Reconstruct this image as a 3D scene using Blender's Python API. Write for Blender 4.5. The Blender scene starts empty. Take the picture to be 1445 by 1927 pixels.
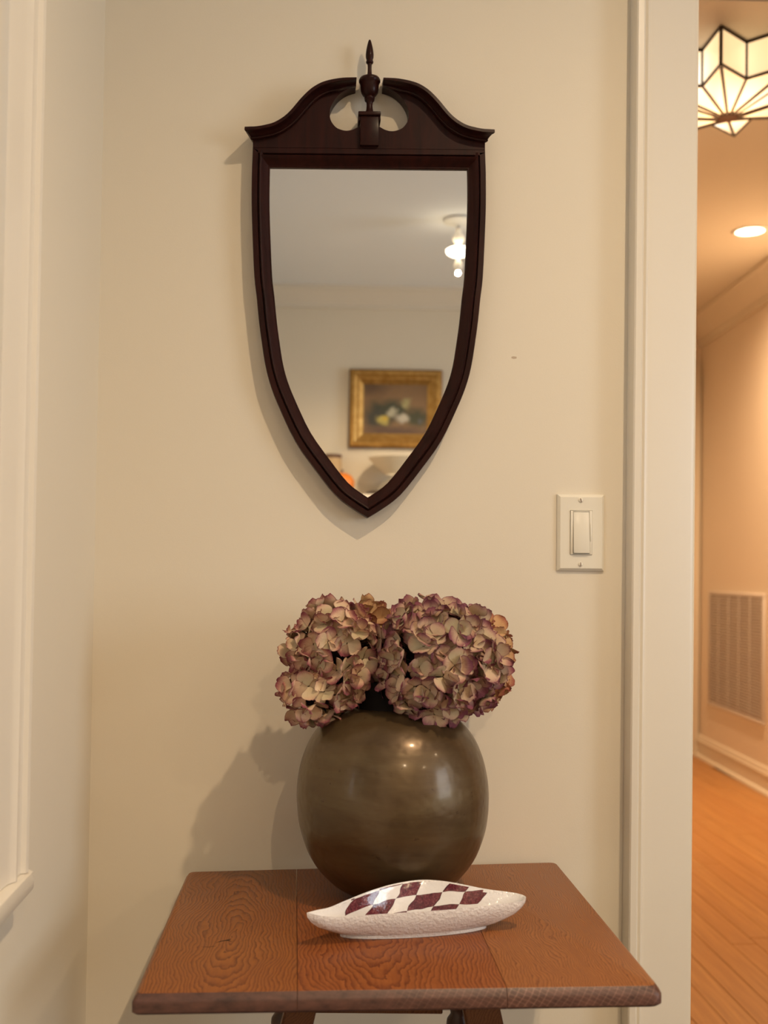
import bpy, bmesh, math, random
from mathutils import Vector, Matrix, noise
from math import sin, cos, pi, radians, sqrt, atan2
random.seed(7)
S = bpy.context.scene
COL = S.collection

# ------------------------------------------------------------------ camera
F_PX, PPX, PPY = 2000.0, 630.0, 1033.0
cam_d = bpy.data.cameras.new('camera')
cam = bpy.data.objects.new('camera', cam_d); COL.objects.link(cam); S.camera = cam
cam_d.sensor_fit = 'VERTICAL'; cam_d.sensor_height = 36.0; cam_d.sensor_width = 27.0
cam_d.lens = F_PX / 1927 * 36.0
cam_d.shift_x = (722.5 - PPX) / 1927; cam_d.shift_y = (PPY - 963.5) / 1927
yaw, pitch, roll = radians(0.95), radians(1.15), 0.0150
fw = Vector((sin(yaw) * cos(pitch), cos(yaw) * cos(pitch), sin(pitch)))
r0 = Vector((cos(yaw), -sin(yaw), 0)); u0 = r0.cross(fw)
rt = r0 * cos(roll) + u0 * sin(roll); up = -r0 * sin(roll) + u0 * cos(roll)
mw = Matrix((rt, up, -fw)).transposed().to_4x4(); mw.translation = Vector((0, -1.60, 1.17))
cam.matrix_world = mw
cam_d.clip_start = 0.05
cam_d.dof.use_dof = True; cam_d.dof.focus_distance = 1.46
cam_d.dof.aperture_fstop = cam_d.lens / 8.0

# ------------------------------------------------------------------ world, lights, exposure
S.view_settings.view_transform = 'Standard'; S.view_settings.look = 'None'
S.view_settings.gamma = 1.0; S.view_settings.use_curve_mapping = False
S.view_settings.exposure = -0.13
w = bpy.data.worlds.new('world'); S.world = w; w.use_nodes = True
w.node_tree.nodes['Background'].inputs[0].default_value = (0.75, 0.87, 1.0, 1)
w.node_tree.nodes['Background'].inputs[1].default_value = 1.0

def area(name, loc, target, sx, sy, power, color):
    d = bpy.data.lights.new(name, 'AREA'); d.shape = 'RECTANGLE'; d.size = sx; d.size_y = sy
    d.energy = power; d.color = color
    o = bpy.data.objects.new(name, d); COL.objects.link(o); o.location = loc
    o.rotation_euler = (Vector(target) - Vector(loc)).to_track_quat('-Z', 'Y').to_euler()
    return o
WARM, NEUTRAL, COOL = (1.0, 0.738, 0.465), (1.0, 0.85, 0.66), (0.84, 0.92, 1.0)
HALL_WARM = (1.0, 0.64, 0.34)
area('daylight_left', (-0.50, -1.12, 1.45), (1.5, -1.12, 1.30), 0.95, 1.15, 8.0, COOL)
area('daylight_right', (3.34, -2.1, 1.5), (0.0, -1.6, 1.2), 1.2, 1.3, 42.0, COOL)

# ------------------------------------------------------------------ materials
def ng(name):
    m = bpy.data.materials.new(name); m.use_nodes = True
    nt = m.node_tree; return m, nt, nt.nodes, nt.links, nt.nodes['Principled BSDF']
def rgb(r, g, b):
    f = lambda c: (c / 255 / 12.92) if c / 255 <= 0.04045 else ((c / 255 + 0.055) / 1.055) ** 2.4
    return (f(r), f(g), f(b), 1.0)
def N(nodes, t, **kw):
    n = nodes.new(t)
    for k, v in kw.items():
        if k == 'inp':
            for a, b in v.items(): n.inputs[a].default_value = b
        else: setattr(n, k, v)
    return n
def math_node(nodes, links, op, a, b=None, c=None, clamp=False):
    n = nodes.new('ShaderNodeMath'); n.operation = op; n.use_clamp = clamp
    for i, v in enumerate((a, b, c)):
        if v is None: continue
        if hasattr(v, 'is_linked') or hasattr(v, 'links'): links.new(v, n.inputs[i])
        else: n.inputs[i].default_value = v
    return n.outputs[0]
def mix(nodes, links, fac, a, b, blend='MIX'):
    n = nodes.new('ShaderNodeMix'); n.data_type = 'RGBA'; n.blend_type = blend
    for i, v in ((0, fac), (6, a), (7, b)):
        if hasattr(v, 'links'): links.new(v, n.inputs[i])
        else: n.inputs[i].default_value = v
    return n.outputs[2]
def ramp(nodes, links, fac, stops):
    n = nodes.new('ShaderNodeValToRGB'); cr = n.color_ramp
    while len(cr.elements) < len(stops): cr.elements.new(0.5)
    for e, (p, c) in zip(cr.elements, stops): e.position = p; e.color = c
    links.new(fac, n.inputs[0]); return n.outputs[0]
def coords(nodes, links, kind='Object', scale=(1, 1, 1), loc=(0, 0, 0), rot=(0, 0, 0)):
    tc = nodes.new('ShaderNodeTexCoord'); mp = nodes.new('ShaderNodeMapping')
    mp.inputs['Scale'].default_value = scale; mp.inputs['Location'].default_value = loc; mp.inputs['Rotation'].default_value = rot
    links.new(tc.outputs[kind], mp.inputs[0]); return mp.outputs[0]
def noise_n(nodes, links, vec, scale, detail=3, rough=0.5, dist=0.0):
    n = nodes.new('ShaderNodeTexNoise'); n.inputs['Scale'].default_value = scale; n.inputs['Detail'].default_value = detail
    n.inputs['Roughness'].default_value = rough; n.inputs['Distortion'].default_value = dist
    if vec is not None: links.new(vec, n.inputs['Vector'])
    return n.outputs['Fac']
def bump(nodes, links, h, strength, dist, bsdf):
    n = nodes.new('ShaderNodeBump'); n.inputs['Strength'].default_value = strength; n.inputs['Distance'].default_value = dist
    links.new(h, n.inputs['Height']); links.new(n.outputs[0], bsdf.inputs['Normal'])
def simple(name, col, rough=0.5, metal=0.0, spec=0.5, coat=0.0):
    m, nt, no, li, b = ng(name)
    b.inputs['Base Color'].default_value = col; b.inputs['Roughness'].default_value = rough
    b.inputs['Metallic'].default_value = metal; b.inputs['Specular IOR Level'].default_value = spec
    b.inputs['Coat Weight'].default_value = coat
    v = coords(no, li); h = noise_n(no, li, v, 60, 3)
    c = mix(no, li, math_node(no, li, 'MULTIPLY', h, 0.16), col, (col[0] * .75, col[1] * .75, col[2] * .75, 1))
    li.new(c, b.inputs['Base Color'])
    return m

def paint(name, col, rough, bscale, bstr, chip=False):
    m, nt, no, li, b = ng(name)
    v = coords(no, li)
    n1 = noise_n(no, li, v, 1.3, 2); n2 = noise_n(no, li, v, bscale, 3, .6)
    c = mix(no, li, math_node(no, li, 'MULTIPLY', n1, .10), col, (col[0] * .93, col[1] * .92, col[2] * .90, 1))
    if chip:   # a small scuffed chip in the paint, right of the mirror
        mp = N(no, 'ShaderNodeMapping'); tc = N(no, 'ShaderNodeTexCoord'); li.new(tc.outputs['Object'], mp.inputs[0])
        mp.inputs['Location'].default_value = (-0.2936 * 190, 0, -1.4963 * 420); mp.inputs['Scale'].default_value = (190, 0, 420)
        dd = N(no, 'ShaderNodeVectorMath', operation='LENGTH'); li.new(mp.outputs[0], dd.inputs[0])
        k = noise_n(no, li, v, 900, 2)
        a = math_node(no, li, 'LESS_THAN', math_node(no, li, 'ADD', dd.outputs['Value'], math_node(no, li, 'MULTIPLY', k, .9)), 1.25)
        c = mix(no, li, math_node(no, li, 'MULTIPLY', a, .55), c, rgb(150, 112, 70))
    li.new(c, b.inputs['Base Color']); b.inputs['Roughness'].default_value = rough
    bump(no, li, n2, bstr, .002, b); return m
M = {}
M['wall'] = paint('wall_paint', (0.80, 0.735, 0.61, 1), .62, 420, .06, True)
M['hall_wall'] = paint('hall_wall_paint', (0.84, 0.76, 0.66, 1), .6, 300, .05)
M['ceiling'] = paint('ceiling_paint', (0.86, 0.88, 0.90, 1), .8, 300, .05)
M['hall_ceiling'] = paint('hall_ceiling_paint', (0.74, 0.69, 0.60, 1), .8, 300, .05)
M['trim'] = paint('trim_paint', (0.80, 0.745, 0.645, 1), .32, 120, .04)
M['plastic'] = paint('switch_plastic', (0.83, 0.79, 0.68, 1), .22, 40, .01)

def mahogany():
    m, nt, no, li, b = ng('dark_mahogany')
    v = coords(no, li, scale=(60, 60, 6)); n = noise_n(no, li, v, 1.0, 5, .6, 1.2)
    v2 = coords(no, li); n2 = noise_n(no, li, v2, 18, 3)
    c = ramp(no, li, n, [(0.3, (0.010, 0.0026, 0.0022, 1)), (0.7, (0.032, 0.0065, 0.0046, 1))])
    c = mix(no, li, math_node(no, li, 'MULTIPLY', n2, .5), c, (0.03, 0.0075, 0.0055, 1))
    li.new(c, b.inputs['Base Color']); b.inputs['Roughness'].default_value = .36; b.inputs['Specular IOR Level'].default_value = .15
    b.inputs['Coat Weight'].default_value = .06; b.inputs['Coat Roughness'].default_value = .15
    bump(no, li, n, .05, .002, b); return m
M['mahogany'] = mahogany()
m, nt, no, li, b = ng('mirror_silver'); M['mirror'] = m
b.inputs['Base Color'].default_value = (0.94, 0.95, 0.94, 1); b.inputs['Metallic'].default_value = 1; b.inputs['Roughness'].default_value = 0.0

def bronze():
    m, nt, no, li, b = ng('hammered_bronze')
    v = coords(no, li, scale=(6, 6, 34)); bands = noise_n(no, li, v, 1.0, 5, .62, .4)
    v2 = coords(no, li); blot = noise_n(no, li, v2, 9, 4, .55); fine = noise_n(no, li, v2, 90, 4, .6)
    vo = N(no, 'ShaderNodeTexVoronoi', feature='SMOOTH_F1'); vo.inputs['Scale'].default_value = 85; vo.inputs['Smoothness'].default_value = .9
    li.new(v2, vo.inputs['Vector'])
    c = ramp(no, li, bands, [(0.30, (0.070, 0.036, 0.018, 1)), (0.52, (0.108, 0.066, 0.031, 1)), (0.72, (0.140, 0.098, 0.048, 1))])
    c = mix(no, li, math_node(no, li, 'MULTIPLY', blot, .55), c, (0.105, 0.078, 0.036, 1))
    spots = math_node(no, li, 'GREATER_THAN', fine, .69)
    c = mix(no, li, math_node(no, li, 'MULTIPLY', spots, .5), c, (0.05, 0.025, 0.013, 1))
    li.new(c, b.inputs['Base Color']); b.inputs['Metallic'].default_value = .45; b.inputs['Coat Weight'].default_value = .18; b.inputs['Coat Roughness'].default_value = .12
    r = math_node(no, li, 'ADD', math_node(no, li, 'MULTIPLY', bands, .20), .24); li.new(r, b.inputs['Roughness'])
    h = math_node(no, li, 'ADD', math_node(no, li, 'MULTIPLY', vo.outputs['Distance'], .75), math_node(no, li, 'MULTIPLY', bands, .5))
    bump(no, li, h, .16, .004, b); return m
M['bronze'] = bronze()
M['vase_black'] = simple('vase_black', (0.006, 0.004, 0.003, 1), .75, 0, .15)  # near-black tone of the vase's neck and lining

def oak(name, axis_x, axis_z, tilt, freq, dark, light, seed):
    """plain-sawn oak: growth rings about a tilted axis cut by the board, plus pores"""
    m, nt, no, li, b = ng(name)
    v0 = coords(no, li)
    wob = noise_n(no, li, coords(no, li, scale=(1, .55, 1), loc=(seed, seed * 2, 0)), 16, 2, .5)
    wob2 = noise_n(no, li, coords(no, li, scale=(1, .35, 1), loc=(seed * 3, 0, 0)), 70, 3, .6)
    sep = N(no, 'ShaderNodeSeparateXYZ'); li.new(v0, sep.inputs[0])
    x = math_node(no, li, 'ADD', math_node(no, li, 'SUBTRACT', sep.outputs[0], axis_x), math_node(no, li, 'MULTIPLY', math_node(no, li, 'SUBTRACT', wob, .5), .05))
    z = math_node(no, li, 'ADD', math_node(no, li, 'MULTIPLY', sep.outputs[1], tilt), axis_z)
    z = math_node(no, li, 'ADD', z, math_node(no, li, 'SUBTRACT', sep.outputs[2], .735))
    r = math_node(no, li, 'SQRT', math_node(no, li, 'ADD', math_node(no, li, 'MULTIPLY', x, x), math_node(no, li, 'MULTIPLY', z, z)))
    r = math_node(no, li, 'ADD', r, math_node(no, li, 'MULTIPLY', math_node(no, li, 'SUBTRACT', wob2, .5), .010))
    ph = math_node(no, li, 'FRACT', math_node(no, li, 'MULTIPLY', r, freq))
    late = math_node(no, li, 'POWER', ph, 1.6)
    fib = noise_n(no, li, coords(no, li, scale=(420, 26, 420)), 1.0, 4, .65)
    tone = noise_n(no, li, coords(no, li, loc=(seed, 0, 0)), 7, 3, .5)
    c = ramp(no, li, late, [(0.0, light), (0.45, tuple(light[i] * .72 + dark[i] * .28 for i in range(3)) + (1,)), (0.98, dark)])
    c = mix(no, li, math_node(no, li, 'MULTIPLY', math_node(no, li, 'SUBTRACT', 1.0, fib), .75), c, (dark[0] * .75, dark[1] * .7, dark[2] * .7, 1))
    c = mix(no, li, math_node(no, li, 'MULTIPLY', tone, .45), c, (dark[0] * 1.35, dark[1] * 1.2, dark[2] * 1.1, 1))
    li.new(c, b.inputs['Base Color'])
    li.new(math_node(no, li, 'ADD', math_node(no, li, 'MULTIPLY', fib, .22), .30), b.inputs['Roughness'])
    b.inputs['Specular IOR Level'].default_value = .38; b.inputs['Coat Weight'].default_value = .04; b.inputs['Coat Roughness'].default_value = .3
    bump(no, li, math_node(no, li, 'ADD', fib, math_node(no, li, 'MULTIPLY', late, .4)), .12, .001, b); return m
OD, OL = (0.115, 0.031, 0.009, 1), (0.44, 0.158, 0.033, 1)
M['oak_left'] = oak('oak_left', -0.185, 0.013, 0.17, 230, OD, OL, 1.3)
M['oak_mid'] = oak('oak_mid', -0.015, -0.016, 0.15, 220, (0.115, 0.029, 0.010, 1), (0.43, 0.140, 0.034, 1), 4.1)
M['oak_right'] = oak('oak_right', 0.06, 0.03, 0.03, 330, (0.15, 0.048, 0.015, 1), (0.44, 0.170, 0.046, 1), 8.7)
def end_grain():
    m, nt, no, li, b = ng('oak_end_grain')
    v = coords(no, li, scale=(1, 1, 2.2)); a = noise_n(no, li, v, 60, 4, .6)
    wv = N(no, 'ShaderNodeTexWave', wave_type='BANDS', bands_direction='DIAGONAL'); wv.inputs['Scale'].default_value = 55; wv.inputs['Distortion'].default_value = 2.5
    li.new(v, wv.inputs['Vector'])
    wr = N(no, 'ShaderNodeTexWave', wave_type='BANDS', bands_direction='X'); wr.inputs['Scale'].default_value = 48; wr.inputs['Distortion'].default_value = 1.5
    li.new(coords(no, li, rot=(0, -.6, 0)), wr.inputs['Vector'])
    c = ramp(no, li, a, [(0.3, (0.050, 0.020, 0.014, 1)), (0.7, (0.120, 0.050, 0.034, 1))])
    sx = N(no, 'ShaderNodeSeparateXYZ'); li.new(coords(no, li), sx.inputs[0])      # ray fleck shows on the boards towards the right
    mr = N(no, 'ShaderNodeMapRange'); mr.inputs['From Min'].default_value = -.06; mr.inputs['From Max'].default_value = .12; li.new(sx.outputs[0], mr.inputs['Value'])
    pt = noise_n(no, li, v, 25, 2); fk = math_node(no, li, 'MULTIPLY', mr.outputs[0], pt)
    c = mix(no, li, math_node(no, li, 'MULTIPLY', math_node(no, li, 'MULTIPLY', math_node(no, li, 'POWER', wv.outputs['Fac'], 7.0), .45), fk), c, (0.30, 0.155, 0.105, 1))
    c = mix(no, li, math_node(no, li, 'MULTIPLY', math_node(no, li, 'MULTIPLY', math_node(no, li, 'POWER', wr.outputs['Fac'], 12.0), .55), fk), c, (0.34, 0.18, 0.12, 1))
    li.new(c, b.inputs['Base Color']); b.inputs['Roughness'].default_value = .45
    bump(no, li, a, .15, .001, b); return m
M['end_grain'] = end_grain()
M['leg_oak'] = oak('leg_oak', -0.2, 0.05, 0.0, 260, (0.085, 0.032, 0.012, 1), (0.24, 0.098, 0.036, 1), 2.2)
M['turned_oak'] = simple('turned_oak', (0.05, 0.018, 0.008, 1), .4)
M['knot'] = simple('knot_crack', (0.012, 0.005, 0.003, 1), .8)

def dish_glaze():
    m, nt, no, li, b = ng('white_glaze')
    v = coords(no, li); n = noise_n(no, li, v, 260, 3, .55); n2 = noise_n(no, li, v, 38, 2)
    c = mix(no, li, math_node(no, li, 'MULTIPLY', n2, .5), (0.84, 0.82, 0.81, 1), (0.77, 0.74, 0.72, 1))
    li.new(c, b.inputs['Base Color']); b.inputs['Roughness'].default_value = .16
    b.inputs['Coat Weight'].default_value = .5; b.inputs['Coat Roughness'].default_value = .06
    bump(no, li, n, .5, .004, b); return m
M['glaze'] = dish_glaze()
def dish_pattern():
    m, nt, no, li, b = ng('harlequin_glaze')
    tc = N(no, 'ShaderNodeTexCoord'); sep = N(no, 'ShaderNodeSeparateXYZ'); li.new(tc.outputs['UV'], sep.inputs[0])
    v = coords(no, li); wob = noise_n(no, li, v, 28, 2); fine = noise_n(no, li, v, 420, 4, .7); fine2 = noise_n(no, li, v, 130, 3, .6)
    u, vv = sep.outputs[0], sep.outputs[1]
    wj = math_node(no, li, 'MULTIPLY', math_node(no, li, 'SUBTRACT', wob, .5), .9)
    a = math_node(no, li, 'ADD', math_node(no, li, 'ADD', math_node(no, li, 'MULTIPLY', u, 9.6), math_node(no, li, 'MULTIPLY', vv, -1.25)), wj)
    bb = math_node(no, li, 'ADD', math_node(no, li, 'ADD', math_node(no, li, 'MULTIPLY', vv, 3.6), math_node(no, li, 'MULTIPLY', u, -1.9)), math_node(no, li, 'ADD', math_node(no, li, 'MULTIPLY', wj, .6), .42))
    k = math_node(no, li, 'ADD', math_node(no, li, 'FLOOR', a), math_node(no, li, 'FLOOR', bb))
    chk = math_node(no, li, 'LESS_THAN', math_node(no, li, 'ABSOLUTE', math_node(no, li, 'SUBTRACT', math_node(no, li, 'FLOORED_MODULO', k, 2.0), 1.0)), .5)
    uj = math_node(no, li, 'ADD', u, math_node(no, li, 'MULTIPLY', wj, .02))
    inu = math_node(no, li, 'MULTIPLY', math_node(no, li, 'GREATER_THAN', uj, .172), math_node(no, li, 'MULTIPLY', math_node(no, li, 'LESS_THAN', a, 7.0), math_node(no, li, 'LESS_THAN', uj, .93)))
    chk = math_node(no, li, 'MULTIPLY', chk, inu)
    fa, fb = math_node(no, li, 'FRACT', a), math_node(no, li, 'FRACT', bb)
    la = math_node(no, li, 'LESS_THAN', math_node(no, li, 'MINIMUM', fa, math_node(no, li, 'SUBTRACT', 1.0, fa)), .035)
    lb = math_node(no, li, 'LESS_THAN', math_node(no, li, 'MINIMUM', fb, math_node(no, li, 'SUBTRACT', 1.0, fb)), .022)
    line = math_node(no, li, 'MULTIPLY', math_node(no, li, 'MAXIMUM', la, lb), chk)
    purple = ramp(no, li, math_node(no, li, 'ADD', math_node(no, li, 'MULTIPLY', fine, .6), math_node(no, li, 'MULTIPLY', fine2, .4)),
                  [(0.36, (0.050, 0.010, 0.016, 1)), (0.52, (0.155, 0.030, 0.045, 1)), (0.68, (0.33, 0.14, 0.13, 1))])
    white = mix(no, li, wob, (0.85, 0.83, 0.83, 1), (0.80, 0.78, 0.78, 1))
    c = mix(no, li, chk, white, purple)
    c = mix(no, li, math_node(no, li, 'MULTIPLY', line, .75), c, (0.05, 0.012, 0.015, 1))
    li.new(c, b.inputs['Base Color']); b.inputs['Roughness'].default_value = .12
    b.inputs['Coat Weight'].default_value = .6; b.inputs['Coat Roughness'].default_value = .05
    bump(no, li, fine2, .30, .002, b); return m
M['harlequin'] = dish_pattern()

def petal(name, base, mid, edge, amount):
    m, nt, no, li, b = ng(name)
    tc = N(no, 'ShaderNodeTexCoord'); sep = N(no, 'ShaderNodeSeparateXYZ'); li.new(tc.outputs['UV'], sep.inputs[0])
    oi = N(no, 'ShaderNodeObjectInfo'); rnd = oi.outputs['Random']
    u, vv = sep.outputs[0], math_node(no, li, 'ABSOLUTE', math_node(no, li, 'SUBTRACT', math_node(no, li, 'MULTIPLY', sep.outputs[1], 2.0), 1.0))
    e = math_node(no, li, 'MAXIMUM', math_node(no, li, 'POWER', u, 1.6), math_node(no, li, 'MULTIPLY', math_node(no, li, 'POWER', vv, 2.2), math_node(no, li, 'ADD', math_node(no, li, 'MULTIPLY', u, .7), .2)))
    n = noise_n(no, li, coords(no, li), 160, 3, .6)
    # fan of veins
    fan = N(no, 'ShaderNodeMapping'); li.new(tc.outputs['UV'], fan.inputs[0]); fan.inputs['Scale'].default_value = (3, 24, 1)
    vein = noise_n(no, li, fan.outputs[0], 1.0, 3, .6, .3)
    e = math_node(no, li, 'ADD', e, math_node(no, li, 'MULTIPLY', math_node(no, li, 'SUBTRACT', vein, .5), .55))
    e = math_node(no, li, 'ADD', e, math_node(no, li, 'MULTIPLY', math_node(no, li, 'SUBTRACT', rnd, .5), .75), clamp=False)
    e = math_node(no, li, 'ADD', e, amount, clamp=True)
    rim = math_node(no, li, 'GREATER_THAN', math_node(no, li, 'MAXIMUM', u, vv), .93)
    r2 = math_node(no, li, 'FRACT', math_node(no, li, 'MULTIPLY', rnd, 17.3))
    bc = mix(no, li, r2, base, (base[0] * .72, base[1] * .84, base[2] * .80, 1))
    c = ramp(no, li, e, [(0.30, (1, 1, 1, 1)), (0.62, (.5, .5, .5, 1)), (0.95, (0, 0, 0, 1))])
    c1 = mix(no, li, math_node(no, li, 'MULTIPLY', e, 1.0), bc, mid)
    g = N(no, 'ShaderNodeMapRange'); g.inputs['From Min'].default_value = .45; g.inputs['From Max'].default_value = 1.0; li.new(e, g.inputs['Value'])
    c2 = mix(no, li, g.outputs[0], c1, edge)
    c2 = mix(no, li, math_node(no, li, 'MULTIPLY', rim, .62), c2, (edge[0] * .7, edge[1] * .55, edge[2] * .6, 1))
    c2 = mix(no, li, math_node(no, li, 'MULTIPLY', n, .25), c2, (bc_dark := (0.22, 0.13, 0.07, 1)))
    li.new(c2, b.inputs['Base Color']); b.inputs['Roughness'].default_value = .72; b.inputs['Specular IOR Level'].default_value = .25
    bump(no, li, vein, .35, .002, b)
    tr = N(no, 'ShaderNodeBsdfTranslucent'); li.new(c2, tr.inputs[0])
    mx = N(no, 'ShaderNodeMixShader'); mx.inputs[0].default_value = .12
    li.new(b.outputs[0], mx.inputs[1]); li.new(tr.outputs[0], mx.inputs[2])
    li.new(mx.outputs[0], no['Material Output'].inputs[0]); return m
M['petal_rose'] = petal('petal_rose', (0.90, 0.68, 0.46, 1), (0.74, 0.41, 0.32, 1), (0.29, 0.070, 0.105, 1), -.05)
M['petal_mauve'] = petal('petal_mauve', (0.76, 0.57, 0.38, 1), (0.56, 0.29, 0.24, 1), (0.235, 0.065, 0.110, 1), .0)
M['petal_tan'] = petal('petal_tan', (0.72, 0.46, 0.24, 1), (0.62, 0.32, 0.16, 1), (0.38, 0.12, 0.08, 1), -.16)
M['stem'] = simple('dried_stem', (0.020, 0.013, 0.008, 1), .8)
M['eye'] = simple('flower_eye', (0.10, 0.07, 0.03, 1), .7)

def floor_wood():
    m, nt, no, li, b = ng('honey_oak_floor')
    oi = N(no, 'ShaderNodeObjectInfo')
    n = noise_n(no, li, coords(no, li, scale=(60, 3, 60)), 1.0, 4, .6, .6)
    c = ramp(no, li, n, [(0.3, (0.40, 0.185, 0.055, 1)), (0.7, (0.58, 0.295, 0.095, 1))])
    c = mix(no, li, math_node(no, li, 'MULTIPLY', oi.outputs['Random'], .6), c, (0.44, 0.19, 0.055, 1))
    li.new(c, b.inputs['Base Color']); b.inputs['Roughness'].default_value = .34
    bump(no, li, n, .03, .001, b); return m
M['floor'] = floor_wood()
M['grille'] = simple('grille_metal', (0.72, 0.68, 0.66, 1), .45)
M['vent_dark'] = simple('vent_dark', (0.30, 0.26, 0.24, 1), .8)
M['lead'] = simple('lead_came', (0.045, 0.025, 0.012, 1), .5, .6)
M['hub_brown'] = simple('hub_brown', (0.022, 0.007, 0.002, 1), .8, 0, .1)
def gold():
    m, nt, no, li, b = ng('gilded_wood'); v = coords(no, li); n = noise_n(no, li, v, 30, 4, .6)
    c = ramp(no, li, n, [(0.3, (0.40, 0.215, 0.052, 1)), (0.7, (0.62, 0.38, 0.12, 1))])
    li.new(c, b.inputs['Base Color']); b.inputs['Metallic'].default_value = .75; b.inputs['Roughness'].default_value = .34
    bump(no, li, n, .1, .002, b); return m
M['gold'] = gold()
M['bronze_wood'] = simple('bronzed_wood', (0.12, 0.052, 0.018, 1), .45, .3)
M['shade'] = simple('lamp_shade_cream', (0.84, 0.76, 0.60, 1), .8)
M['shade_tan'] = simple('lamp_shade_tan', (0.62, 0.46, 0.27, 1), .8)
M['grey_ceramic'] = simple('grey_ceramic', (0.36, 0.33, 0.28, 1), .35)
M['dark_wood'] = simple('dark_wood', (0.045, 0.025, 0.018, 1), .4)
M['orange'] = simple('orange_glaze', (0.75, 0.22, 0.025, 1), .4)
M['brown_trim'] = simple('brown_trim', (0.16, 0.085, 0.055, 1), .7)
M['white_metal'] = simple('white_metal', (0.80, 0.78, 0.74, 1), .4)
def emit(name, col, strength):
    m, nt, no, li, b = ng(name); b.inputs['Base Color'].default_value = col
    b.inputs['Emission Color'].default_value = col; b.inputs['Emission Strength'].default_value = strength; return m
M['lens'] = emit('lamp_lens', (1.0, 0.80, 0.52, 1), 9.0)
M['bulb'] = emit('bulb_glow', (1.0, 0.86, 0.62, 1), 7.0)
M['soft_bulb'] = emit('cut_glass_glow', (1.0, 0.90, 0.72, 1), .25)
def star_glass():
    """amber art glass with inner glow painted in: emission brightest around assumed bulb points"""
    m, nt, no, li, b = ng('amber_star_glass')
    v = coords(no, li, 'Object'); geo = N(no, 'ShaderNodeNewGeometry')
    tot = None
    for p in ((1.365, 1.74, 2.745), (1.145, 1.73, 2.745), (1.33, 1.95, 2.74)):
        d = N(no, 'ShaderNodeVectorMath', operation='DISTANCE'); li.new(geo.outputs['Position'], d.inputs[0]); d.inputs[1].default_value = p
        f = math_node(no, li, 'DIVIDE', 0.0045, math_node(no, li, 'ADD', math_node(no, li, 'MULTIPLY', d.outputs['Value'], d.outputs['Value']), .0022))
        tot = f if tot is None else math_node(no, li, 'ADD', tot, f)
    n = noise_n(no, li, geo.outputs['Position'], 9, 3)
    c = mix(no, li, math_node(no, li, 'MULTIPLY', tot, .8, clamp=True), mix(no, li, n, (1.0, 0.60, 0.22, 1), (1.0, 0.74, 0.36, 1)), (1.0, 0.93, 0.78, 1))
    b.inputs['Base Color'].default_value = (0.8, 0.6, 0.3, 1); b.inputs['Roughness'].default_value = .3
    li.new(c, b.inputs['Emission Color']); li.new(math_node(no, li, 'ADD', math_node(no, li, 'MULTIPLY', tot, .55), .85), b.inputs['Emission Strength'])
    return m
M['star_glass'] = star_glass()
def window_glass():
    m, nt, no, li, b = ng('window_glass')
    t = N(no, 'ShaderNodeBsdfTransparent'); g = N(no, 'ShaderNodeBsdfGlossy'); g.inputs['Roughness'].default_value = .02
    fr = N(no, 'ShaderNodeFresnel'); mx = N(no, 'ShaderNodeMixShader')
    li.new(fr.outputs[0], mx.inputs[0]); li.new(t.outputs[0], mx.inputs[1]); li.new(g.outputs[0], mx.inputs[2])
    li.new(mx.outputs[0], no['Material Output'].inputs[0]); return m
M['glass'] = window_glass()
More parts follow.
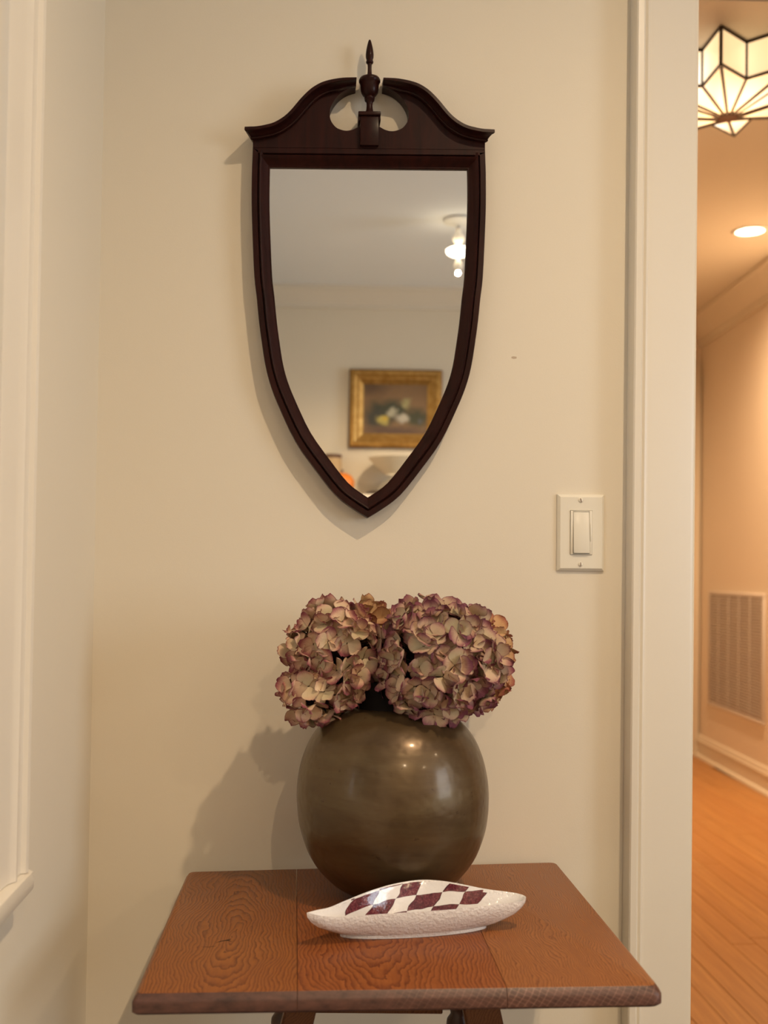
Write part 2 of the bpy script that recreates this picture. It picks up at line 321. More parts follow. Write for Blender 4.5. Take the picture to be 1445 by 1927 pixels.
def canvas_mat():
    """a small generic still life: pale blooms and leaves on a brown ground"""
    m, nt, no, li, b = ng('oil_painting'); v = coords(no, li); n = noise_n(no, li, v, 30, 4, .6); nb = noise_n(no, li, v, 9, 3)
    vw = N(no, 'ShaderNodeVectorMath', operation='ADD'); nc = N(no, 'ShaderNodeTexNoise'); nc.inputs['Scale'].default_value = 26; li.new(v, nc.inputs['Vector'])
    sc = N(no, 'ShaderNodeVectorMath', operation='SCALE'); sc.inputs['Scale'].default_value = .05; li.new(nc.outputs['Color'], sc.inputs[0])
    li.new(v, vw.inputs[0]); li.new(sc.outputs[0], vw.inputs[1])
    c = mix(no, li, nb, (0.20, 0.115, 0.055, 1), (0.29, 0.175, 0.085, 1))
    def blob(c, x, z, rx, rz, col, soft=.35, a=1.0):
        mp = N(no, 'ShaderNodeMapping'); mp.vector_type = 'POINT'
        mp.inputs['Scale'].default_value = (1 / rx, 0, 1 / rz); mp.inputs['Location'].default_value = (-(x + .025) / rx, 0, -(z + .025) / rz)
        li.new(vw.outputs[0], mp.inputs[0]); d = N(no, 'ShaderNodeVectorMath', operation='LENGTH'); li.new(mp.outputs[0], d.inputs[0])
        r = N(no, 'ShaderNodeMapRange'); r.inputs['From Min'].default_value = 1.0; r.inputs['From Max'].default_value = 1.0 - soft
        r.inputs['To Max'].default_value = a; li.new(d.outputs['Value'], r.inputs['Value']); return mix(no, li, r.outputs[0], c, col)
    c = blob(c, -.12, .11, .11, .06, (0.11, 0.065, 0.04, 1), .9, .8)
    c = blob(c, -.03, -.01, .15, .075, (0.045, 0.055, 0.032, 1), .6)
    c = blob(c, -.09, -.05, .10, .07, (0.050, 0.050, 0.040, 1), .6)
    c = blob(c, .11, -.045, .085, .06, (0.055, 0.060, 0.030, 1), .6)
    c = blob(c, .0, -.115, .20, .035, (0.115, 0.065, 0.045, 1), .6)
    c = blob(c, .055, .03, .036, .034, (0.40, 0.36, 0.17, 1), .6)
    c = blob(c, -.015, -.02, .034, .028, (0.47, 0.45, 0.34, 1), .6)
    c = blob(c, .04, -.045, .042, .036, (0.56, 0.52, 0.44, 1), .6)
    c = blob(c, -.06, -.055, .045, .033, (0.55, 0.46, 0.12, 1), .6)
    c = blob(c, -.052, -.05, .018, .016, (0.60, 0.42, 0.05, 1), .6)
    c = blob(c, .13, -.055, .02, .02, (0.10, 0.11, 0.12, 1), .6)
    li.new(c, b.inputs['Base Color']); b.inputs['Roughness'].default_value = .5; bump(no, li, n, .1, .002, b); return m
M['canvas'] = canvas_mat()

# ------------------------------------------------------------------ mesh helpers
def obj(name, bm, mat, parent=None, loc=None, smooth=None, kind=None):
    bmesh.ops.recalc_face_normals(bm, faces=bm.faces[:])
    if smooth is not None:
        lim = radians(smooth)
        for f in bm.faces: f.smooth = True
        for e in bm.edges:
            if len(e.link_faces) == 2 and e.calc_face_angle(0) > lim: e.smooth = False
    me = bpy.data.meshes.new(name); bm.to_mesh(me); bm.free()
    for mm in (mat if isinstance(mat, (list, tuple)) else [mat]): me.materials.append(mm)
    o = bpy.data.objects.new(name, me); COL.objects.link(o)
    if parent: o.parent = parent
    if loc: o.location = loc
    if kind: o['kind'] = kind
    return o
def thing(name, label, cat, loc=(0, 0, 0), rot=(0, 0, 0), group=None):
    o = bpy.data.objects.new(name, None); COL.objects.link(o); o.location = loc; o.rotation_euler = rot; o.empty_display_size = .05
    o['label'] = label; o['category'] = cat
    if group: o['group'] = group
    return o
def struct(name, bm, mat, smooth=None, label=None):
    o = obj(name, bm, mat, smooth=smooth, kind='structure')
    return o
def box(bm, x0, x1, y0, y1, z0, z1, bev=0.0, seg=2):
    vs = [bm.verts.new((x, y, z)) for x in (x0, x1) for y in (y0, y1) for z in (z0, z1)]
    fs = [bm.faces.new([vs[i] for i in q]) for q in ((0, 1, 3, 2), (4, 6, 7, 5), (0, 4, 5, 1), (2, 3, 7, 6), (0, 2, 6, 4), (1, 5, 7, 3))]
    if bev:
        es = {e for f in fs for e in f.edges}
        bmesh.ops.bevel(bm, geom=list(es), offset=bev, segments=seg, profile=.5, affect='EDGES')
    return bm
def B(*a, **k): return box(bmesh.new(), *a, **k)
def lathe(bm, prof, n=48, cx=0, cy=0, cz=0, cap0=True, cap1=True):
    rings = []
    for r, z in prof:
        if r < 1e-6: rings.append([bm.verts.new((cx, cy, cz + z))])
        else: rings.append([bm.verts.new((cx + r * cos(2 * pi * i / n), cy + r * sin(2 * pi * i / n), cz + z)) for i in range(n)])
    for a, b in zip(rings, rings[1:]):
        for i in range(n):
            j = (i + 1) % n
            q = [a[i % len(a)], a[j % len(a)], b[j % len(b)], b[i % len(b)]]
            q = list(dict.fromkeys(q))
            if len(q) > 2: bm.faces.new(q)
    if cap0 and len(rings[0]) > 2: bm.faces.new(rings[0])
    if cap1 and len(rings[-1]) > 2: bm.faces.new(rings[-1])
    return bm
def spline(pts, n):
    """Catmull-Rom through pts (tuples), n samples per span"""
    out = []; P = [Vector(p) for p in pts]
    for i in range(len(P) - 1):
        p0, p1, p2, p3 = P[max(i - 1, 0)], P[i], P[i + 1], P[min(i + 2, len(P) - 1)]
        for k in range(n):
            t = k / n
            out.append(.5 * ((2 * p1) + (p2 - p0) * t + (2 * p0 - 5 * p1 + 4 * p2 - p3) * t * t + (3 * p1 - p0 - 3 * p2 + p3) * t ** 3))
    out.append(P[-1]); return out
def tube(bm, pts, radii, n=8):
    rings = []
    for i, p in enumerate(pts):
        p = Vector(p); d = (Vector(pts[min(i + 1, len(pts) - 1)]) - Vector(pts[max(i - 1, 0)])).normalized()
        a = d.orthogonal().normalized(); b_ = d.cross(a)
        r = radii[i] if isinstance(radii, (list, tuple)) else radii
        rings.append([bm.verts.new(p + a * r * cos(2 * pi * k / n) + b_ * r * sin(2 * pi * k / n)) for k in range(n)])
    for a, b_ in zip(rings, rings[1:]):
        for k in range(n): bm.faces.new((a[k], a[(k + 1) % n], b_[(k + 1) % n], b_[k]))
    bm.faces.new(rings[0]); bm.faces.new(rings[-1]); return bm
def sweep(bm, path, prof, close=False):
    """prof(i) gives a list of points for path station i; stations joined into quads, ends capped"""
    rings = [[bm.verts.new(p) for p in prof(i)] for i in range(len(path))]
    m = len(rings[0]); last = len(rings) if close else len(rings) - 1
    for i in range(last):
        a, b_ = rings[i], rings[(i + 1) % len(rings)]
        for k in range(m): bm.faces.new((a[k], a[(k + 1) % m], b_[(k + 1) % m], b_[k]))
    if not close: bm.faces.new(rings[0]); bm.faces.new(rings[-1])
    return bm
def prism(bm, poly, y0, y1):
    """poly in x,z extruded from y0 to y1"""
    a = [bm.verts.new((x, y0, z)) for x, z in poly]; b_ = [bm.verts.new((x, y1, z)) for x, z in poly]
    n = len(poly); bm.faces.new(a); bm.faces.new(b_[::-1])
    for i in range(n): bm.faces.new((a[i], a[(i + 1) % n], b_[(i + 1) % n], b_[i]))
    return bm

# ------------------------------------------------------------------ the setting: camera room
XL, XR, YF, ZC = -0.3335, 3.2, -3.8, 2.60          # left wall, right wall, far wall, ceiling
XO, XO2, ZO = 0.5655, 1.52, 2.117                    # doorway opening
WT = 0.12
bm = bmesh.new()
box(bm, XL - .15, XO, 0, WT, 0, ZC); box(bm, XO2, XR + .15, 0, WT, 0, ZC); box(bm, XO, XO2, 0, WT, ZO, ZC)
struct('wall_back', bm, M['wall'])
bm = bmesh.new()                                      # left wall with window opening
WY0, WY1, WZ0, WZ1 = -1.60, -0.525, 0.865, 2.06
box(bm, XL - .15, XL, YF, WY0, 0, ZC); box(bm, XL - .15, XL, WY1, 0, 0, ZC)
box(bm, XL - .15, XL, WY0, WY1, 0, WZ0); box(bm, XL - .15, XL, WY0, WY1, WZ1, ZC)
struct('wall_left', bm, M['wall'])
bm = bmesh.new()                                      # right wall with window opening
RY0, RY1, RZ0, RZ1 = -2.75, -1.45, 0.85, 2.15
box(bm, XR, XR + .15, YF, RY0, 0, ZC); box(bm, XR, XR + .15, RY1, 0, 0, ZC)
box(bm, XR, XR + .15, RY0, RY1, 0, RZ0); box(bm, XR, XR + .15, RY0, RY1, RZ1, ZC)
struct('wall_right', bm, M['wall'])
struct('wall_front', B(XL - .15, XR + .15, YF - .12, YF, 0, ZC), M['wall'])
struct('ceiling', B(XL - .15, XR + .15, YF - .12, WT, ZC, ZC + .1), M['ceiling'])
floor = struct('floor', B(XL - .15, XR + .15, YF - .12, WT + .01, -.12, 0), M['dark_wood'])
struct('baseboard_back', B(XL + .0165, .464, -.016, -.0005, .0005, .13, bev=.003), M['trim'], 30)
struct('baseboard_left', B(XL + .0005, XL + .016, YF, -.0005, .0005, .13, bev=.003), M['trim'], 30)
# crown along the far wall (seen in the mirror) and along the left wall
def crown(bm, x0, x1, y, z, d, h, sgn):
    pr = [(0, 0), (d, 0), (d, -.016), (d * .82, -.024), (d * .62, -h * .36), (d * .34, -h * .66), (d * .16, -h * .80), (d * .16, -h), (0, -h)]
    return sweep(bm, [x0, x1], lambda i: [((x0, x1)[i], y + sgn * a, z + b_) for a, b_ in pr])
struct('trim_1', crown(bmesh.new(), XL, XR, YF, ZC, .085, .10, 1), M['trim'], 30)
# door casing on the back wall: a proud back band, a bead and a flat board
def casing_bm(xa, xb, z1, flip=1):
    w_ = abs(xb - xa); s = 1 if xb > xa else -1
    pr = [(0, 0), (0, -.033), (.002, -.035), (.0105, -.035), (.0125, -.033), (.0125, -.0285), (.015, -.0265), (.0185, -.0285), (.021, -.0275), (.0225, -.0235),
          (.026, -.0225), (w_ - .006, -.0215), (w_ - .001, -.0195), (w_, -.017), (w_, 0)]
    return sweep(bmesh.new(), [0, 1], lambda i: [(xa + s * a, b_, (0.0, z1)[i]) for a, b_ in pr])
door = obj('trim_2', casing_bm(.4665, .5625, ZO + .09), M['trim'], smooth=30, kind='structure')
obj('trim_3', casing_bm(XO2 + .098, XO2 + .002, ZO + .09), M['trim'], smooth=30, kind='structure')
obj('trim_4', B(.565, XO2, -.022, -.0005, ZO + .003, ZO + .095, bev=.003), M['trim'], smooth=30, kind='structure')
bm = bmesh.new(); box(bm, .5628, .5653, -.016, WT + .016, 0, ZO + .001); box(bm, XO2, XO2 + .0022, -.016, WT + .016, 0, ZO + .001)
obj('trim_5', bm, M['trim'], kind='structure')

def window(name, x, out, y0, y1, z0, z1):
    """casing, stool, apron, sashes and panes of a window in a side wall; `out` is the direction of outdoors along x"""
    r = bpy.data.objects.new(name, None); COL.objects.link(r); r.location = (x, y1, z0); r['kind'] = 'structure'
    s = -out; cw = .098
    def part(nm, bm_, mat, sm=30, par=None):
        o = obj(nm, bm_, mat, par or r, smooth=sm)
        if par is None: o.matrix_parent_inverse = Matrix.Translation(-r.location)
        return o
    pr = [(0, 0), (0, .020), (.0025, .023), (.008, .0245), (.013, .023), (.0155, .018), (.030, .0165), (.034, .0165), (.0375, .019), (.041, .0215), (.045, .0215), (.049, .018), (.055, .015), (.092, .0135), (cw, .011), (cw, 0)]
    for sgn, ye in ((1, y1), (-1, y0)):
        yo = ye + sgn * (cw + .005)
        part('casing', sweep(bmesh.new(), [0, 1], lambda i: [(x + s * b_, yo - sgn * a, (z0 - .0285, z1 + .02)[i]) for a, b_ in pr]), M['trim'])
    part('head_casing', B(min(x, x + s * .024), max(x, x + s * .024), y0 - cw - .02, y1 + cw + .02, z1 + .022, z1 + .13, bev=.004), M['trim'])
    # stool with a rounded nose and horn past the casing
    nose = .029
    pr2 = [(-.05, 0), (nose - .008, 0), (nose - .003, -.0025), (nose, -.009), (nose, -.016), (nose - .003, -.022), (nose - .008, -.0245), (-.05, -.0245)]
    pr2 = [(a, b_ - .0293) for a, b_ in pr2]
    ys = [y0 - cw - .012, y1 + cw + .004, y1 + cw + .010, y1 + cw + .0125]; sh = [0, 0, .003, .009]
    part('stool', sweep(bmesh.new(), ys, lambda i: [(x + s * max(min(a, nose - sh[i]), .0006 if i > 0 or True and a < 0 and False else a), ys[i], z0 + b_) for a, b_ in [((a if a > 0 else .0006), b_) for a, b_ in pr2]]), M['trim'])
    part('apron', B(min(x + s * .0005, x + s * .016), max(x + s * .0005, x + s * .016), y0 - cw, y1 - .005, z0 - .15, z0 - .054, bev=.004), M['trim'])
    zm = (z0 + z1) / 2
    for k, (za, zb) in enumerate(((z0, zm + .015), (zm - .015, z1))):
        xx = x + out * (.06 + .035 * k); bm_ = bmesh.new()
        for (a, b_, c, d) in ((y0, y0 + .05, za, zb), (y1 - .05, y1, za, zb), (y0 + .05, y1 - .05, za, za + .05), (y0 + .05, y1 - .05, zb - .05, zb)):
            box(bm_, xx - .015, xx + .015, a + .001, b_ - .001, c, d)
        sash = part('sash', bm_, M['trim'], None)
        g = obj('pane', B(xx - .002, xx + .002, y0 + .05, y1 - .05, za + .05, zb - .05), M['glass'], sash)
        g.matrix_parent_inverse = Matrix.Translation(-r.location)
        g.matrix_parent_inverse = Matrix.Identity(4)
    return r
window('window_1', XL, -1, WY0, WY1, WZ0, WZ1)
window('window_2', XR, 1, RY0, RY1, RZ0, RZ1)

# ------------------------------------------------------------------ the setting: hall beyond the doorway
HZ = 2.83
HX0, HY1 = 0.30, 5.30
def hallx(y): return 2.50 + .045 * (y - 5.3)
def slab(bm, p, q, t, z0, z1):
    """vertical slab from p to q (x,y), thickness t to the right-hand side"""
    d = (Vector(q) - Vector(p)).normalized(); n = Vector((d.y, -d.x)) * t
    c = [Vector(p), Vector(q), Vector(q) + n, Vector(p) + n]
    a = [bm.verts.new((v.x, v.y, z0)) for v in c]; b_ = [bm.verts.new((v.x, v.y, z1)) for v in c]
    bm.faces.new(a); bm.faces.new(b_)
    for i in range(4): bm.faces.new((a[i], a[(i + 1) % 4], b_[(i + 1) % 4], b_[i]))
    return bm
struct('wall_hall_right', slab(bmesh.new(), (hallx(.125), .125), (hallx(HY1), HY1), .12, 0, HZ), M['hall_wall'])
struct('wall_hall_end', B(HX0 - .12, 2.7, HY1, HY1 + .12, 0, HZ), M['hall_wall'])
struct('wall_hall_left', B(HX0 - .12, HX0, .125, HY1, 0, HZ), M['hall_wall'])
struct('wall_hall_near', B(HX0 - .12, 2.7, WT + .001, WT + .02, ZC + .101, HZ), M['hall_wall'])
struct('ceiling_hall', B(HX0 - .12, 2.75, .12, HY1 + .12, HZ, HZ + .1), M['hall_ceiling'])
struct('floor_hall', B(HX0 - .12, 2.75, WT + .012, HY1 + .12, -.12, -.014), M['dark_wood'])
hf = bpy.data.objects['floor_hall']
pw = .082; i = 0
x = .60
pm = None
while x < 2.54:
    y = -.1 - random.random() * 1.2 + .24
    while y < HY1:
        L = random.uniform(.9, 1.7); a, b_ = max(y, WT + .013), min(y + L, HY1 - .001)
        if b_ - a > .05 and x < hallx(a) - .0:
            xe = min(x + pw - .0018, hallx(a) - .001)
            if xe - x > .01:
                bm = bmesh.new(); box(bm, -(xe - x) / 2, (xe - x) / 2, -(b_ - a - .002) / 2, (b_ - a - .002) / 2, -.0135, random.uniform(-.0004, .0004), bev=.0008, seg=1)
                obj('plank', bm, M['floor'], hf, loc=((x + xe) / 2, (a + b_) / 2, 0))
        y += L
    x += pw
# baseboard, shoe and crown follow the right wall
def along(bm, prof, ya=.13, yb=HY1 - .0005):
    ys = (ya, yb)
    return sweep(bm, ys, lambda i: [(hallx(ys[i]) - .0006 - a, ys[i], z) for a, z in prof])
struct('baseboard_hall_right', along(bmesh.new(), [(0, .001), (.014, .001), (.014, .095), (.018, .100), (.018, .108), (.012, .118), (.010, .138), (.004, .143), (0, .143)]), M['trim'], 30)
struct('trim_6', along(bmesh.new(), [(.0145, .001), (.034, .001), (.033, .010), (.028, .018), (.020, .022), (.0145, .022)]), M['trim'], 30)
struct('trim_7', along(bmesh.new(), [(0, HZ - .001), (.12, HZ - .001), (.12, HZ - .022), (.10, HZ - .034), (.075, HZ - .075), (.04, HZ - .11), (.022, HZ - .12), (.022, HZ - .165), (0, HZ - .165)]), M['trim'], 30)
struct('trim_8', crown(bmesh.new(), HX0, 2.38, HY1 - .0006, HZ - .001, .12, .165, -1), M['trim'], 30)
# tall cased door at the end of the hall
d1 = bpy.data.objects.new('door_1', None); COL.objects.link(d1); d1.location = (2.0, HY1, 0); d1['kind'] = 'structure'
bm = bmesh.new(); box(bm, -.50, -.40, -.03, -.001, .001, 2.56, bev=.004); box(bm, .385, .49, -.03, -.001, .001, 2.56, bev=.004); box(bm, -.40, .385, -.03, -.001, 2.46, 2.56, bev=.004)
obj('casing', bm, M['trim'], d1, smooth=30)
obj('door_leaf', B(-.398, .383, -.018, -.001, .01, 2.458, bev=.002), M['trim'], d1, smooth=30)
bm = bmesh.new(); lathe(bm, [(0, -.02), (.016, -.018), (.022, -.008), (.022, .004), (.010, .012), (.008, .03)], 20)
bmesh.ops.rotate(bm, verts=bm.verts, matrix=Matrix.Rotation(radians(90), 3, 'X')); k = obj('knob', bm, M['gold'], d1, smooth=40, loc=(-.33, -.035, .95))

# return-air grille on the right hall wall
gv = thing('wall_vent', 'large square louvered return air grille on the hall wall beyond the doorway', 'vent',
           (hallx(4.62), 4.62, .36), (0, 0, -math.atan(.045)))
L2, H2 = .465, .715
obj('backing', B(-.004, -.001, -L2 + .02, L2 - .02, .02, H2 - .02), M['vent_dark'], gv)
bm = bmesh.new()
for a in ((-L2, L2, 0, .022), (-L2, L2, H2 - .022, H2), (-L2, -L2 + .022, .022, H2 - .022), (L2 - .022, L2, .022, H2 - .022)): box(bm, -.014, -.0008, *a, bev=.003)
obj('frame', bm, M['grille'], gv, smooth=30)
nsl = 40
sl_me = None
for i in range(nsl):
    z = .028 + (H2 - .056) * (i + .5) / nsl
    if sl_me is None:
        bm = bmesh.new(); box(bm, -.0012, .0012, -L2 + .0225, L2 - .0225, -.0075, .0075)
        bmesh.ops.rotate(bm, verts=bm.verts, matrix=Matrix.Rotation(radians(-38), 3, 'Y'))
        o = obj('slat', bm, M['grille'], gv, loc=(-.0092, 0, z)); sl_me = o
    else:
        o = sl_me.copy(); COL.objects.link(o); o.location = (-.0092, 0, z)
for k in range(4):
    y = -L2 + .022 + (2 * L2 - .044) * (k + 1) / 5
    obj('upright', B(-.0165, -.014, y - .004, y + .004, .022, H2 - .022), M['grille'], gv)

# star-shaped leaded glass flush light
star = thing('star_ceiling_light', 'amber leaded glass star flush light on the hall ceiling beyond the doorway', 'ceiling light', (1.315, 1.81, HZ))
zt, zr, zh = -.004, -.118, -.165
R1, R2 = .285, .168
a0 = radians(-115.3)
pts = [((R1 if k % 2 == 0 else R2) * cos(a0 + k * pi / 8), (R1 if k % 2 == 0 else R2) * sin(a0 + k * pi / 8)) for k in range(16)]
hubp = [(.032 * cos(a0 + k * pi / 8), .032 * sin(a0 + k * pi / 8)) for k in range(16)]
bmL = bmesh.new()
for k in range(16):
    p, q, h, g = pts[k], pts[(k + 1) % 16], hubp[k], hubp[(k + 1) % 16]
    for quad in ([(p[0], p[1], zt), (q[0], q[1], zt), (q[0], q[1], zr), (p[0], p[1], zr)], [(p[0], p[1], zr), (q[0], q[1], zr), (g[0], g[1], zh), (h[0], h[1], zh)]):
        bm = bmesh.new(); c = sum((Vector(v) for v in quad), Vector()) / 4
        vs = [bm.verts.new(Vector(v) + (c - Vector(v)).normalized() * .002) for v in quad]; f = bm.faces.new(vs)
        r_ = bmesh.ops.extrude_face_region(bm, geom=[f]); nn = f.normal if f.normal.length else Vector((0, 0, 1)); f.normal_update()
        for v in r_['geom']:
            if isinstance(v, bmesh.types.BMVert): v.co -= f.normal * .0025
        obj('glass_panel', bm, M['star_glass'], star)
    for a_, b_ in (((p[0], p[1], zt), (p[0], p[1], zr)), ((p[0], p[1], zr), (q[0], q[1], zr)), ((p[0], p[1], zt), (q[0], q[1], zt)), ((p[0], p[1], zr), (h[0], h[1], zh))):
        tube(bmL, [a_, b_], .0054, 6)
obj('lead_frame', bmL, M['lead'], star, smooth=40)
obj('hub', lathe(bmesh.new(), [(0, -.008), (.030, -.006), (.036, 0), (.034, .006), (0, .007)], 24), M['hub_brown'], star, smooth=40, loc=(0, 0, zh))
for p in ((.05, -.07), (-.17, -.08), (.015, .14)):
    pass
pl = bpy.data.lights.new('star_bulbs', 'POINT'); pl.energy = 6; pl.color = HALL_WARM; pl.shadow_soft_size = .12
po = bpy.data.objects.new('star_bulbs', pl); COL.objects.link(po); po.location = (1.315, 1.81, HZ - .26)

def downlight(loc, r, label, energy, color, cone, lens=M['lens'], soft=.04):
    t = thing('recessed_downlight', label, 'ceiling light', loc)
    obj('trim_ring', lathe(bmesh.new(), [(r, -.001), (r + .016, -.001), (r + .017, -.004), (r + .012, -.007), (r + .001, -.005), (r, -.001)], 40, cap0=False, cap1=False), M['white_metal'], t, smooth=40)
    obj('lens', lathe(bmesh.new(), [(0, -.0035), (r * .7, -.0035), (r + .0008, -.002), (r + .0008, -.0005), (0, -.0005)], 40), lens, t, smooth=40)
    d = bpy.data.lights.new('downlight_lamp', 'SPOT'); d.energy = energy; d.color = color; d.spot_size = radians(cone); d.spot_blend = 1.0; d.shadow_soft_size = soft
    o = bpy.data.objects.new('downlight_lamp', d); COL.objects.link(o); o.parent = t; o.location = (0, 0, -.012)
    return t
downlight((2.055, 3.44, HZ), .066, 'glowing round recessed downlight in the hall ceiling beyond the star light', 310, HALL_WARM, 165)
# unseen room lamps: key placed by the cast shadows, others added as fill
for nm, loc, e, c, cone in (('key', (.64, -1.12, ZC), 85, WARM, 170), ('fill_a', (2.2, -1.3, ZC), 28, WARM, 170), ('fill_b', (2.3, -3.0, ZC), 90, WARM, 170)):
    downlight(loc, .05, {'key': 'small recessed downlight in the room ceiling nearest the mirror wall', 'fill_a': 'added fill downlight in the room ceiling near the right wall',
                         'fill_b': 'added fill downlight in the room ceiling near the far right corner'}[nm], e, c, cone, soft=.022)

# ------------------------------------------------------------------ table
TT = thing('side_table', 'rustic oak side table with plank top and splayed legs against the wall', 'table', (.09, -.26, 0))
tz0, ta = .735, .014
def TZ(x): return tz0 + ta * x
def local(bm):
    bmesh.ops.translate(bm, verts=bm.verts, vec=(-.09, .26, 0)); return bm
FL, FR, BRr, BLl = Vector((-.1832, -.5005)), Vector((.3690, -.4875)), Vector((.3668, -.0085)), Vector((-.1820, -.0510))
THK = .0215
def plank(name_mat, xf0, xb0, xf1, xb1, lround, rround):
    """top board between two joint lines; front and back follow the outline of the top"""
    def edge(a, b_, t): return a + (b_ - a) * t
    def fy(x): return FL.y + (FR.y - FL.y) * (x - FL.x) / (FR.x - FL.x)
    def by(x): return BLl.y + (BRr.y - BLl.y) * (x - BLl.x) / (BRr.x - BLl.x)
    fl, fr = Vector((xf0, fy(xf0))), Vector((xf1, fy(xf1))); bl, br = Vector((xb0, by(xb0))), Vector((xb1, by(xb1)))
    poly = []
    def corner(prev, c, nxt, r):
        if r <= 0: return [c]
        a = (prev - c).normalized() * r + c; b2 = (nxt - c).normalized() * r + c
        return [((1 - t) ** 2) * a + 2 * t * (1 - t) * c + t * t * b2 for t in (0, .25, .5, .75, 1)]
    poly += corner(bl, fl, fr, .006 if lround else 0) + corner(fl, fr, br, .011 if rround else 0) + corner(fr, br, bl, .010 if rround else 0) + corner(br, bl, fl, .008 if lround else 0)
    n = len(poly); c = sum(poly, Vector((0, 0))) / n
    ins = lambda k: [Vector((p.x + (k if lround and p.x < xf0 + .02 else 0) - (k if rround and p.x > xf1 - .02 else 0), p.y + (k if p.y < -.3 else -k))) for p in poly]
    bm = bmesh.new()
    lv = [(ins(.0062), 0.0), (ins(.0052), -.0006), (ins(.0012), -.0062), (ins(0), -.0090), (ins(0), -.0185), (ins(.003), -THK)]
    rings = [[bm.verts.new((p.x, p.y, TZ(p.x) + dz)) for p in q] for q, dz in lv]
    top = bm.faces.new(rings[0]); bot = bm.faces.new(rings[-1][::-1])
    for li_, (a, b2) in enumerate(zip(rings, rings[1:])):
        for i in range(n):
            f = bm.faces.new((a[i], a[(i + 1) % n], b2[(i + 1) % n], b2[i]))
            m_ = (a[i].co + a[(i + 1) % n].co) / 2
            if li_ >= 1 and m_.y < -.46: f.material_index = 1
    return obj('plank', local(bm), [M[name_mat], M['end_grain']], TT, smooth=32)
g = .00035
pL = plank('oak_left', FL.x, BLl.x, -.0134 - g, -.0228 - g, True, False)
pM = plank('oak_mid', -.0134 + g, -.0228 + g, .2045 - g, .2040 - g, False, False)
pR = plank('oak_right', .2045 + g, .2040 + g, FR.x, BRr.x, False, True)
# knot crack in the left board
def crack(pts, r):
    bm = bmesh.new(); tube(bm, [(x - .09, y + .26, TZ(x) + .0001) for x, y in pts], r, 6)
    for v in bm.verts: v.co.z = TZ(v.co.x + .09) + (v.co.z - TZ(v.co.x + .09)) * .35
    obj('knot', bm, M['knot'], pL, smooth=60)
crack([(-.1105, -.3490), (-.1060, -.3440), (-.1010, -.3420), (-.0960, -.3385), (-.0945, -.336)], [.0004, .0008, .0010, .0011, .0003])
crack([(-.1005, -.3415), (-.0960, -.3425), (-.0930, -.346)], [.0007, .0008, .0002])
crack([(-.127, -.362), (-.118, -.363), (-.110, -.360)], [.0002, .0005, .0002])
# splayed slab legs, turned posts, rail
def slab_leg(top, bot, y0, y1, zt_):
    bm = bmesh.new()
    a = [bm.verts.new((x, y, zt_)) for x, y in ((top[0], y0), (top[1], y0), (top[1], y1), (top[0], y1))]
    b_ = [bm.verts.new((x, y, 0.001)) for x, y in ((bot[0], y0), (bot[1], y0), (bot[1], y1), (bot[0], y1))]
    bm.faces.new(a); bm.faces.new(b_[::-1])
    for i in range(4): bm.faces.new((a[i], a[(i + 1) % 4], b_[(i + 1) % 4], b_[i]))
    bmesh.ops.bevel(bm, geom=bm.edges[:], offset=.0025, segments=2, affect='EDGES')
    return obj('leg', local(bm), M['leg_oak'], TT, smooth=32)
zu = TZ(0) - THK - .0045
slab_leg((-.0140, .0230), (-.185, -.135), -.312, -.286, zu - .001)
slab_leg((.1685, .2130), (.325, .378), -.312, -.286, TZ(.17) - THK - .0015)
def turned_leg(x, y, lean):
    prof = [(.013, 0), (.017, .015), (.012, .03), (.010, .12), (.014, .26), (.017, .33), (.011, .345), (.016, .355), (.011, .366), (.013, .40), (.016, .47)]
    z = .49
    for _ in range(4): prof += [(.0105, z), (.0150, z + .008), (.0158, z + .014), (.0150, z + .020), (.0105, z + .027)]; z += .031
    prof += [(.012, z + .004), (.018, z + .02), (.018, .705)]
    bm = lathe(bmesh.new(), prof, 24)
    for v in bm.verts: v.co.x += lean * (.70 - v.co.z) / .7
    bmesh.ops.translate(bm, verts=bm.verts, vec=(x, y, .001)); return obj('leg', local(bm), M['turned_oak'], TT, smooth=45)
turned_leg(-.0335, -.245, 0); turned_leg(.1885, -.245, 0)
rail = B(-.014, .166, -.262, -.242, .6165, .664, bev=.002); obj('rail', local(rail), M['leg_oak'], TT, smooth=30)
obj('bearer', local(B(-.045, .226, -.33, -.10, .7002, TZ(-.05) - THK - .0003, bev=.002)), M['turned_oak'], TT, smooth=30)

# ------------------------------------------------------------------ vase
VX, VY = .1085, -.160
VZ = TZ(VX)
vase = thing('bronze_vase', 'large round hammered bronze vase holding dried hydrangeas on the table', 'vase', (VX, VY, VZ + .0006), (0, -ta, 0))
pr = spline([(.040, .0), (.050, .0008), (.0640, .0055), (.0815, .0160), (.0995, .0345), (.1130, .0550), (.1218, .0780), (.1272, .1000), (.1294, .1300), (.1270, .1570), (.1195, .1870), (.1085, .2110), (.0930, .2300), (.0760, .2415), (.0600, .2480), (.0520, .2500)], 5)
prof = [(0.0, .0)] + [(p.x, p.y) for p in pr]
pin = [(p[0] - .003, p[1]) for p in prof[::-1] if p[0] > .045]
bm = lathe(bmesh.new(), prof, 96, cap1=False)
for v in bm.verts:
    k = noise.noise(v.co * 14) * .0012 + noise.noise(v.co * 55) * .00025
    rr = Vector((v.co.x, v.co.y, 0))
    if rr.length > .06: v.co += rr.normalized() * k
body = obj('body', bm, M['bronze'], vase, smooth=60)
obj('neck', lathe(bmesh.new(), [(.0525, .2494), (.0500, .256), (.0490, .270), (.0500, .279), (.0530, .284), (.0525, .286), (.0480, .284), (.0460, .270), (.0465, .2560), (.0480, .2480)], 64, cap0=False, cap1=False), M['vase_black'], vase, smooth=50)
